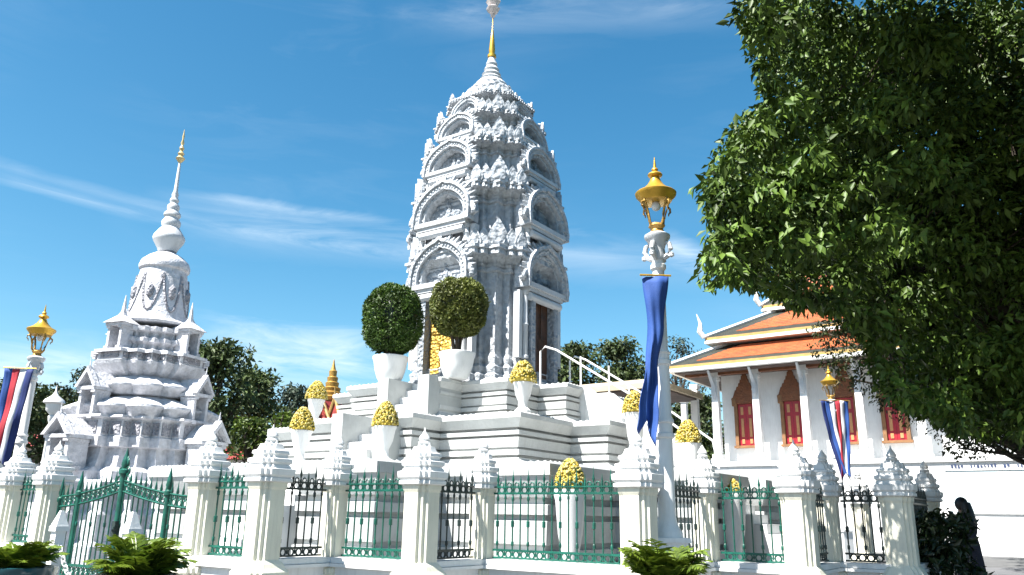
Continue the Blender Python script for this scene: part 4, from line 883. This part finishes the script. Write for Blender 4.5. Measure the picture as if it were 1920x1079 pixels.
# pale blue panel with a row of small dark characters on the terrace wall
pw0, pw1 = wallU(1776, 1.12, 900), wallU(1975, 1.12, 900)
pb = MB(); pb.box(((pw0 + pw1) / 2, -2.38 + 1.27, 2.55), (pw1 - pw0, .04, 1.7)); pnl = pb.build('wall_panel', 'pale_blue', hall)
ik = MB(); rr = random.Random(5); u = pw0 + .25
for grp in (4, 8, 2, 5, 4):                           # too small in the photograph to read: short strokes only
    for i in range(grp):
        ik.box((u, -1.135, 3.58 + rr.uniform(-.02, .02)), (rr.uniform(.05, .09), .012, rr.uniform(.09, .16))); u += .125
    u += .22
ik.build('lettering', 'ink', pnl, kind='stuff')
fr_ = MB()
for z in (3.44, 1.68): fr_.box(((pw0 + pw1) / 2, -1.14, z), (pw1 - pw0 + .1, .06, .06))
fr_.build('panel_frame', 'white_paint', pnl)

# small open pavilion between plinth and hall
pv = atY(1172, 735, 46.0); pav2 = thing('open_pavilion', 'low open pavilion with pale gold eave beyond the hand rails', 'pavilion', (pv.x, pv.y, 0), TROT)
mb = MB(); mb.loft([[(-3, -2.5, pv.z - .3), (3.5, -2.5, pv.z - .3), (3.5, 3, pv.z - .3), (-3, 3, pv.z - .3)], [(-3, -2.5, pv.z), (3.5, -2.5, pv.z), (3.5, 3, pv.z), (-3, 3, pv.z)], [(-2, -1.5, pv.z + .35), (2.5, -1.5, pv.z + .35), (2.5, 2, pv.z + .35), (-2, 2, pv.z + .35)]]); mb.build('roof', 'pale_eave', pav2)
mb = MB(); mb.box((.25, .25, pv.z - .36), (6.2, 5.2, .1)); mb.build('ceiling', 'ceiling_brown', pav2)
mb = MB(); mb.box((0, 0, pv.z / 2 - .2), (.3, .3, pv.z - .4)); mb.box((0, 0, .2), (.5, .5, .4)); pm_ = mb.mesh('column', 'white_paint')
for x in (-2.6, 0.2, 3.1):
    for y in (-2.1, 2.6): inst(pm_, 'column', pav2, (x, y, 0))
# far palace: gilded spire over red gables
ps = atY(621, 745, 60.0); pal = thing('gilded_palace_roof', 'far palace roof with red gables and tiered golden spire', 'palace', (ps.x, ps.y, 0), TROT)
k = m_per_px(60, 9)
mb = MB(); mb.box((0, 1, (ps.z - 2.4) / 2), (5.2, 5, ps.z - 2.4)); mb.build('wall', 'white_paint', pal)
mb = MB(); z = ps.z - .3; pr = []
for r, h in ((.95, .25), (1.0, .12), (.78, .22), (.82, .12), (.62, .25), (.68, .1), (.48, .3), (.52, .1), (.38, .3), (.42, .1), (.28, .4), (.31, .1), (.2, .4), (.1, .4), (.03, .7)): pr.append((r, z)); z += h
mb.lathe(pr, 12); mb.build('tiered_spire', 'bronze_gold', pal, smooth=30)
for q, (dx, w, zt) in enumerate(((-.5, 2.4, -.4), (.9, 2.2, -.2), (2.0, 1.6, -.1))):
    mb = MB(); mb.loft([[(dx - w / 2, y, ps.z - 2.5), (dx + w / 2, y, ps.z - 2.5), (dx, y, ps.z + zt - .3)] for y in (-1.8 + .2 * q, 3)]); rf = mb.build('gable_roof', 'roof_red', pal)
    mb = MB()
    for s in (-1, 1): mb.tube([(dx + s * w * .56, -1.85 + .2 * q, ps.z - 2.6), (dx, -1.85 + .2 * q, ps.z + zt - .2), (dx + .05, -2.0 + .2 * q, ps.z + zt + .5)], [.12, .12, .03], 6)
    mb.build('gable_edge', 'roof_gold', rf)
for px, py, Y, w, lb in ((50, 830, 42, 7, 'red roofed house under the dark trees behind the striped banner'), (452, 852, 40, 4.2, 'low red roofed house between the stupa and the bright bush')):
    a = atY(px, py, Y); h = thing('red_roofed_house', lb, 'house', (a.x, a.y, 0), -.1, 'far red roofed houses')
    mb = MB(); mb.box((0, 0, (a.z - .35) / 2), (w, 4, a.z - .35)); mb.build('wall', 'white_paint', h)
    mb = MB(); mb.loft([[(-w * .56, -2.6, a.z - .4), (w * .56, -2.6, a.z - .4), (w * .56, 2.6, a.z - .4), (-w * .56, 2.6, a.z - .4)], [(-w * .45, -.1, a.z + .45), (w * .45, -.1, a.z + .45), (w * .45, .1, a.z + .45), (-w * .45, .1, a.z + .45)]]); mb.build('roof', 'roof_red', h)
    mb = MB(); mb.box((0, -2.01, a.z - .9), (w * .8, .05, .5)); mb.build('dark_opening', 'ceiling_brown', h)

# ================================================================== TREES
def bg_tree(px0, px1, py0, py1, Y, label, m, leaf, per, seed, group='trees behind the shrines', gap=.0, nclump=40, name='tree'):
    rng = np.random.default_rng(seed); c = atY((px0 + px1) / 2, py1, Y); top = atY((px0 + px1) / 2, py0, Y).z; kx = m_per_px(Y, 6); w = (px1 - px0) * kx; h = top - c.z
    t = thing(name, label, 'tree', (c.x, Y, 0), 0, group); cl = []; base = max(.3, c.z)
    for i in range(nclump):
        v = rng.uniform(0.05, 1); ang = rng.uniform(0, 6.283); rr = w / 2 * math.sqrt(max(.05, 1 - (max(0, v - .35) / .72) ** 2)) * rng.uniform(.2, .92)
        s = rng.uniform(.17, .29) * min(w, h * 1.2) * (1 - gap)
        cl.append(((rr * math.cos(ang), rr * math.sin(ang) * .8, min(base + h * v, top - s * .7)), (s * 1.15, s * 1.15, s * .8)))
    inst(leaf_mesh('crown', *clump_leaves(rng, cl, per * 2.6, leaf * .85, .25, .35), m, .5), 'crown', t, kind='stuff')
    mb = MB(); rr_ = random.Random(seed); tz = base + h * .25; branch(mb, (0, 0, -.1), (0, 0, tz), .03 * w + .1, .02 * w + .07, .04, rr_)
    for c_, r_ in cl[::2]: branch(mb, (0, 0, tz - rr_.uniform(0, .3) * tz), c_, .012 * w + .04, .02, .1, rr_)
    mb.build('trunk', 'bark', t, smooth=60)
bg_tree(-90, 70, 715, 860, 34, 'dark leafy tree behind the striped banner', 'far_leaf', .34, 60, 1)
bg_tree(20, 140, 722, 860, 38, 'dark leafy tree above the red roof by the small post lamp', 'far_leaf', .34, 60, 2)
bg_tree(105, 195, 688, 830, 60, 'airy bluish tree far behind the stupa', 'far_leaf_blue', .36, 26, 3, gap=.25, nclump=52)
bg_tree(325, 460, 640, 850, 33, 'tall dense dark tree right behind the stupa', 'far_leaf', .32, 66, 4, nclump=52)
bg_tree(410, 525, 688, 850, 40, 'rounded dark tree next to the tall dense one behind the stupa', 'far_leaf', .34, 60, 5, nclump=52)
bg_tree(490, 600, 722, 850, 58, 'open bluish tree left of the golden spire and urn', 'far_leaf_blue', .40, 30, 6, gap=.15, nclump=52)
bg_tree(425, 512, 782, 858, 26, 'bright yellow-green bush above the low red roof', 'bright_leaf', .20, 90, 7, name='bush')
bg_tree(500, 560, 772, 858, 25, 'bright green shrub beside the first flower urn', 'bright_leaf', .22, 80, 8, name='bush')
bg_tree(1030, 1125, 642, 790, 52, 'leafy green tree behind the stair hand rails', 'far_leaf', .40, 50, 9, nclump=52)
bg_tree(1110, 1222, 636, 790, 55, 'leafy green tree behind the blue banner', 'far_leaf', .40, 50, 10, nclump=52)
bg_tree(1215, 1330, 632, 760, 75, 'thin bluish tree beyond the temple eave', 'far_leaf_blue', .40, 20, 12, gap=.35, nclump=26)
bg_tree(1240, 1370, 742, 930, 58, 'dark shaded tree seen through the temple porch', 'far_leaf', .40, 60, 13, nclump=52)
bg_tree(560, 700, 770, 860, 62, 'dark tree filling in below the far palace', 'far_leaf', .40, 50, 15)

# the big broad-leaved tree overhanging from the right
rng = np.random.default_rng(21); tr = random.Random(21)
OUT = [(1392, -40), (1388, 60), (1412, 130), (1425, 190), (1370, 240), (1330, 300), (1312, 345), (1318, 400), (1345, 440), (1318, 470), (1330, 510), (1372, 545), (1420, 565), (1470, 590), (1540, 600), (1600, 640), (1640, 700), (1670, 760), (1740, 800), (1800, 830), (1925, 838), (2300, 820), (2300, -40)]
bt_root = Vector((7.8, 10.4, 0)); big = thing('broad_leaved_tree', 'huge dark broad-leaved tree overhanging the temple hall, sunlit on its outer boughs', 'tree', bt_root)
cl = []
def add_clump(px, py, Y, r, f=(1.15, 1.15, .72)): p = atY(px, py, Y); cl.append(((p.x - bt_root.x, p.y - bt_root.y, p.z), (r * f[0], r * f[1], r * f[2])))
tries = 0
while len(cl) < 620 and tries < 60000:                # body of the crown
    tries += 1; px, py = tr.uniform(1310, 2250), tr.uniform(-40, 840)
    r = tr.uniform(.25, .46); Y = tr.uniform(8.8, 11.6); rp = r * 1.0 / m_per_px(Y, 4)
    ok = all(in_poly(px + dx * rp, py + dy * rp * .75, OUT) for dx, dy in ((1, 0), (-1, 0), (0, 1), (0, -1), (.7, -.7), (-.7, .7), (-.7, -.7)))
    if ok: add_clump(px, py, Y, r)
for i in range(170):                                  # rim clumps follow the uneven outline
    k = tr.randrange(0, 20); q = tr.random(); (x0, y0), (x1, y1) = OUT[k], OUT[k + 1]; px, py = x0 + (x1 - x0) * q, y0 + (y1 - y0) * q
    r = tr.uniform(.13, .24); Y = tr.uniform(8.2, 9.8); rp = r / m_per_px(Y, 4); nx = 1 if px < 1640 else .3; add_clump(px + rp * .9 * nx, py - rp * (.9 if py > 520 else 0), Y, r)
# sunlit boughs reaching out towards the camera: layered sprays
for (x0, y0, x1, y1, n) in ((1345, 330, 1500, 200, 9), (1335, 380, 1560, 330, 12), (1345, 460, 1480, 430, 7), (1470, 330, 1720, 170, 14), (1440, 420, 1770, 280, 16), (1500, 470, 1700, 420, 10), (1660, 90, 1800, 70, 8), (1400, 30, 1470, 60, 5), (1700, 40, 1800, 110, 5), (1340, 500, 1400, 520, 4)):
    for i in range(n):
        q = (i + tr.random() * .6) / n; add_clump(x0 + (x1 - x0) * q + tr.uniform(-20, 20), y0 + (y1 - y0) * q + tr.uniform(-8, 30), tr.uniform(7.5, 8.2), tr.uniform(.15, .24)); add_clump(x0 + (x1 - x0) * q + tr.uniform(-15, 15), y0 + (y1 - y0) * q + tr.uniform(-18, 18), tr.uniform(7.3, 7.9), tr.uniform(.17, .28))
nvis = len(cl)
# unseen crown added above and right of the view to shade the inner boughs
for i in range(420):
    x, y, z = tr.uniform(3.0, 11.5), tr.uniform(5.2, 13.0), tr.uniform(4.6, 10.0)
    d = Vector((x, y, z)) - Vector((0, 0, CH)); zc = d.dot(Vector(FW)); pxx = 960 + FPX * d.x / zc; pyy = 540 - FPX * d.dot(Vector(UP)) / zc
    if pyy > -60 and pxx < 1990: continue
    if pxx < (1440 if pyy > -200 else 1400): continue
    r = tr.uniform(.45, .7); cl.append(((x - bt_root.x, y - bt_root.y, z), (r * 1.2, r * 1.2, r * .7)))
nback = len(cl)
for i in range(170):  # further unseen clumps packed sunward to deepen that shade
    x, y, z = tr.uniform(2.7, 5.6), tr.uniform(6.0, 9.0), tr.uniform(6.6, 9.6)
    d = Vector((x, y, z)) - Vector((0, 0, CH)); zc = d.dot(Vector(FW)); pxx = 960 + FPX * d.x / zc; pyy = 540 - FPX * d.dot(Vector(UP)) / zc
    if pyy > -75 or pxx < (1450 if pyy > -200 else 1410): continue
    cl.append(((x - bt_root.x, y - bt_root.y, z), (.5, .5, .32)))
lv = clump_leaves(rng, cl[:nvis], 950, .13, .75, .35); inst(leaf_mesh('crown', *lv, 'mango_leaf', .44), 'crown', big, kind='stuff')
bk_ = []; tries = 0                                   # deep inner foliage
while len(bk_) < 300 and tries < 20000:
    tries += 1; px, py = tr.uniform(1400, 2150), tr.uniform(-40, 800); r = .5; Y = tr.uniform(11.8, 13.2); rp = r / m_per_px(Y, 4)
    if all(in_poly(px + dx * rp * 1.5, py + dy * rp * 1.3, OUT) for dx, dy in ((1, 0), (-1, 0), (0, 1), (0, -1), (-.7, -.7), (-.7, .7))):
        p = atY(px, py, Y); bk_.append(((p.x - bt_root.x, p.y - bt_root.y, p.z), (.62, .5, .5)))
inst(leaf_mesh('inner_crown', *clump_leaves(rng, bk_, 520, .2, .5, .1), 'mango_leaf', .5), 'inner_crown', big, kind='stuff')
lv = clump_leaves(rng, cl[nvis:], 700, .15, .6, .2); inst(leaf_mesh('upper_shade_crown', *lv, 'mango_leaf', .5), 'upper_shade_crown', big, kind='stuff')
tk = MB(); branch(tk, (0, 0, -.2), (-.3, .1, 3.6), .42, .32, .05, tr); tk.build('trunk', 'bark', big, smooth=60)
lb_ = MB(); hubs = []
deep = [c_ for c_, r_ in cl[:nvis] if c_[1] + bt_root.y > 10.4 and c_[0] + bt_root.x > 5.0]
for i in range(14): h = Vector(deep[tr.randrange(len(deep))]); hubs.append(h); branch(lb_, (-.3, .1, tr.uniform(2.6, 3.6)), h, .11, .03, .05, tr)
for c_, r_ in cl[:nvis:4]:
    if c_[0] + bt_root.x < 4.0 or c_[1] + bt_root.y < 8.6: continue
    h = min(hubs, key=lambda q: (q - Vector(c_)).length); branch(lb_, h, c_, .022, .008, .06, tr, 5)
lb_.build('limb', 'bark', big, smooth=60)
# the denser small-leaved tree below it
OUT2 = [(1520, 575), (1510, 620), (1502, 660), (1540, 720), (1600, 740), (1622, 790), (1680, 800), (1735, 855), (1800, 868), (1930, 862), (2200, 866), (2200, 560), (1700, 540), (1580, 550)]
r2 = Vector((10.2, 14.6, 0)); sm_t = thing('small_leaved_tree', 'dense olive small-leaved tree hanging in front of the temple windows', 'tree', r2); cl = []; tries = 0
while len(cl) < 230 and tries < 40000:
    tries += 1; px, py = tr.uniform(1500, 2180), tr.uniform(545, 850); r = tr.uniform(.22, .5); Y = tr.uniform(13.0, 16.0); rp = r / m_per_px(Y, 3)
    if all(in_poly(px + dx * rp, py + dy * rp * .8, OUT2) for dx, dy in ((1, 0), (-1, 0), (0, 1), (0, -1), (-.7, .7), (-.7, -.7))):
        p = atY(px, py, Y); cl.append(((p.x - r2.x, p.y - r2.y, p.z), (r * 1.05, r * 1.05, r * .85)))
lv = clump_leaves(rng, cl, 900, .085, .4, .5); inst(leaf_mesh('crown', *lv, 'small_leaf', .5), 'crown', sm_t, kind='stuff')
tk = MB(); branch(tk, (0, 0, -.2), (-.2, 0, 2.4), .26, .2, .06, tr)
for c_, r_ in cl[::3]: branch(tk, (-.2, 0, tr.uniform(1.8, 2.4)), c_, .06, .015, .12, tr)
tk.build('trunk', 'bark', sm_t, smooth=60)

# tree standing off to the right whose shade falls on the walk
bt2 = np.random.default_rng(5); tr2 = thing('shade_tree', 'dark tree behind the overhanging foliage, shading the walk by the terrace wall', 'tree', (17.4, 25.0, 0)); cl = []
for i in range(220):
    r = tr.uniform(.7, 1.1); x, y, z = tr.uniform(-8.0, 3.5), tr.uniform(-7, 4.5), tr.uniform(5.3, 8.2)
    if (x + 17.4 - r * 1.2) / (y + 25.0) > .50: cl.append(((x, y, z), (r * 1.2, r * 1.2, r * .8)))
inst(leaf_mesh('crown', *clump_leaves(bt2, cl, 130, .28, .4, .3), 'far_leaf', .5), 'crown', tr2, kind='stuff')
tk = MB(); branch(tk, (0, 0, -.2), (-.3, 0, 4.0), .4, .3, .05, tr)
for c_, r_ in cl[::3]: branch(tk, (-.3, 0, tr.uniform(3.2, 4.0)), c_, .10, .03, .08, tr)
tk.build('trunk', 'bark', tr2, smooth=60)
# shrub in the shade at the fence end
sp_ = atY(1765, 1060, 10.5); shb = thing('shade_shrub', 'dark glossy shrub in deep shade at the end of the fence', 'shrub', (sp_.x, sp_.y, 0)); cl = []
for i in range(70): a = tr.uniform(0, 6.28); q = tr.random(); z = tr.uniform(.1, 1.26); rr_ = .46 * math.sqrt(q) * (1.1 if z < .8 else .75); cl.append(((rr_ * math.cos(a), rr_ * math.sin(a), z), (.2, .2, .16)))
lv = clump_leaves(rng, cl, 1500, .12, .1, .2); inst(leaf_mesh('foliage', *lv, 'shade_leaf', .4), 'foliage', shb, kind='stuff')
st = MB()
for i in range(7): branch(st, (tr.uniform(-.1, .1), tr.uniform(-.1, .1), -.05), cl[i * 6][0], .02, .008, .1, tr)
st.build('stem', 'bark', shb, smooth=60)

# ================================================================== PERSON
pp = atY(1813, 1000, 14.5); per = thing('person', 'person with long dark hair in dark clothes standing beyond the shrub', 'person', (pp.x, pp.y, 0), R(200))
J = {}; verts = []; edges = []; rad = []
def jv(n, p, r, parent=None):
    J[n] = len(verts); verts.append(p); rad.append(r)
    if parent: edges.append((J[parent], J[n]))
jv('pelvis', (0, 0, .92), .125); jv('waist', (0, .02, 1.06), .105, 'pelvis'); jv('chest', (0, .0, 1.24), .125, 'waist'); jv('neckb', (0, -.02, 1.37), .07, 'chest'); jv('neck', (0, -.04, 1.43), .046, 'neckb'); jv('head', (0, -.06, 1.53), .082, 'neck'); jv('crown', (0, -.065, 1.61), .066, 'head')
for s, n in ((-1, 'l'), (1, 'r')):
    jv(n + 'sh', (s * .155, 0, 1.32), .058, 'neckb'); jv(n + 'el', (s * .21, -.03, 1.08), .042, n + 'sh'); jv(n + 'wr', (s * .10, -.20, 1.02), .028, n + 'el'); jv(n + 'pa', (s * .04, -.25, 1.03), .03, n + 'wr')
    for q in range(4): jv(n + 'f%d' % q, (s * (-.005 + .004 * q), -.29 - .006 * (q % 2), 1.06 - .022 * q), .009, n + 'pa')
    jv(n + 'th', (s * .05, -.26, 1.085), .010, n + 'pa')
    jv(n + 'hip', (s * .09, 0, .86), .095, 'pelvis'); jv(n + 'kn', (s * .095, -.02 * s, .47), .062, n + 'hip'); jv(n + 'an', (s * .095, .03, .09), .04, n + 'kn'); jv(n + 'to', (s * .105, -.12, .035), .034, n + 'an')
me = bpy.data.meshes.new('body'); me.from_pydata(verts, edges, []); body = inst(me, 'body', per)
sk = body.modifiers.new('skin', 'SKIN'); sk.use_smooth_shade = True
for i, sv in enumerate(me.skin_vertices[0].data if me.skin_vertices else []): sv.radius = (rad[i], rad[i])
if not me.skin_vertices:
    bm = bmesh.new(); bm.from_mesh(me); lay = bm.verts.layers.skin.verify(); bm.verts.ensure_lookup_table()
    for i, v in enumerate(bm.verts): v[lay].radius = (rad[i], rad[i]); v[lay].use_root = (i == 0)
    bm.to_mesh(me); bm.free()
body.modifiers.new('sub', 'SUBSURF').levels = 1; body.modifiers['sub'].render_levels = 2; me.materials.append(M['skin'])
mb = MB(); mb.lathe([(.16, .14), (.235, .15), (.22, .4), (.19, .7), (.175, .88), (.14, 1.04), (.165, 1.2), (.175, 1.30), (.12, 1.375), (.07, 1.40)], 20, lobes=7, amp=.05); mb.v = [(x * 1.12, y * .86, z) for x, y, z in mb.v]; mb.build('dress', 'dark_dress', per, smooth=60)
for s in (-1, 1): mb = MB(); mb.tube([(s * .14, 0, 1.33), (s * .19, -.01, 1.2), (s * .215, -.035, 1.07), (s * .15, -.13, 1.04)], [.07, .062, .054, .045], 10); mb.build('sleeve', 'dark_dress', per, smooth=60)
mb = MB(); mb.blob((0, -.035, 1.55), .112, 14, (.95, 1.02, 1.12)); mb.tube([(0, .04, 1.56), (0, .075, 1.42), (0, .10, 1.25), (0, .10, 1.08)], [.085, .095, .10, .05], 10); mb.build('hair', 'hair', per, smooth=60)
mb = MB(); mb.blob((0, -.145, 1.525), .014, 6, (1, 1.2, 1.5)); mb.build('nose', 'skin', per)
for s in (-1, 1): mb = MB(); mb.blob((s * .03, -.128, 1.55), .010, 6); mb.build('eye', 'hair', per)
mb = MB(); mb.blob((0, -.132, 1.487), .018, 6, (1.3, .5, .35)); mb.build('mouth', 'shutter_red', per)
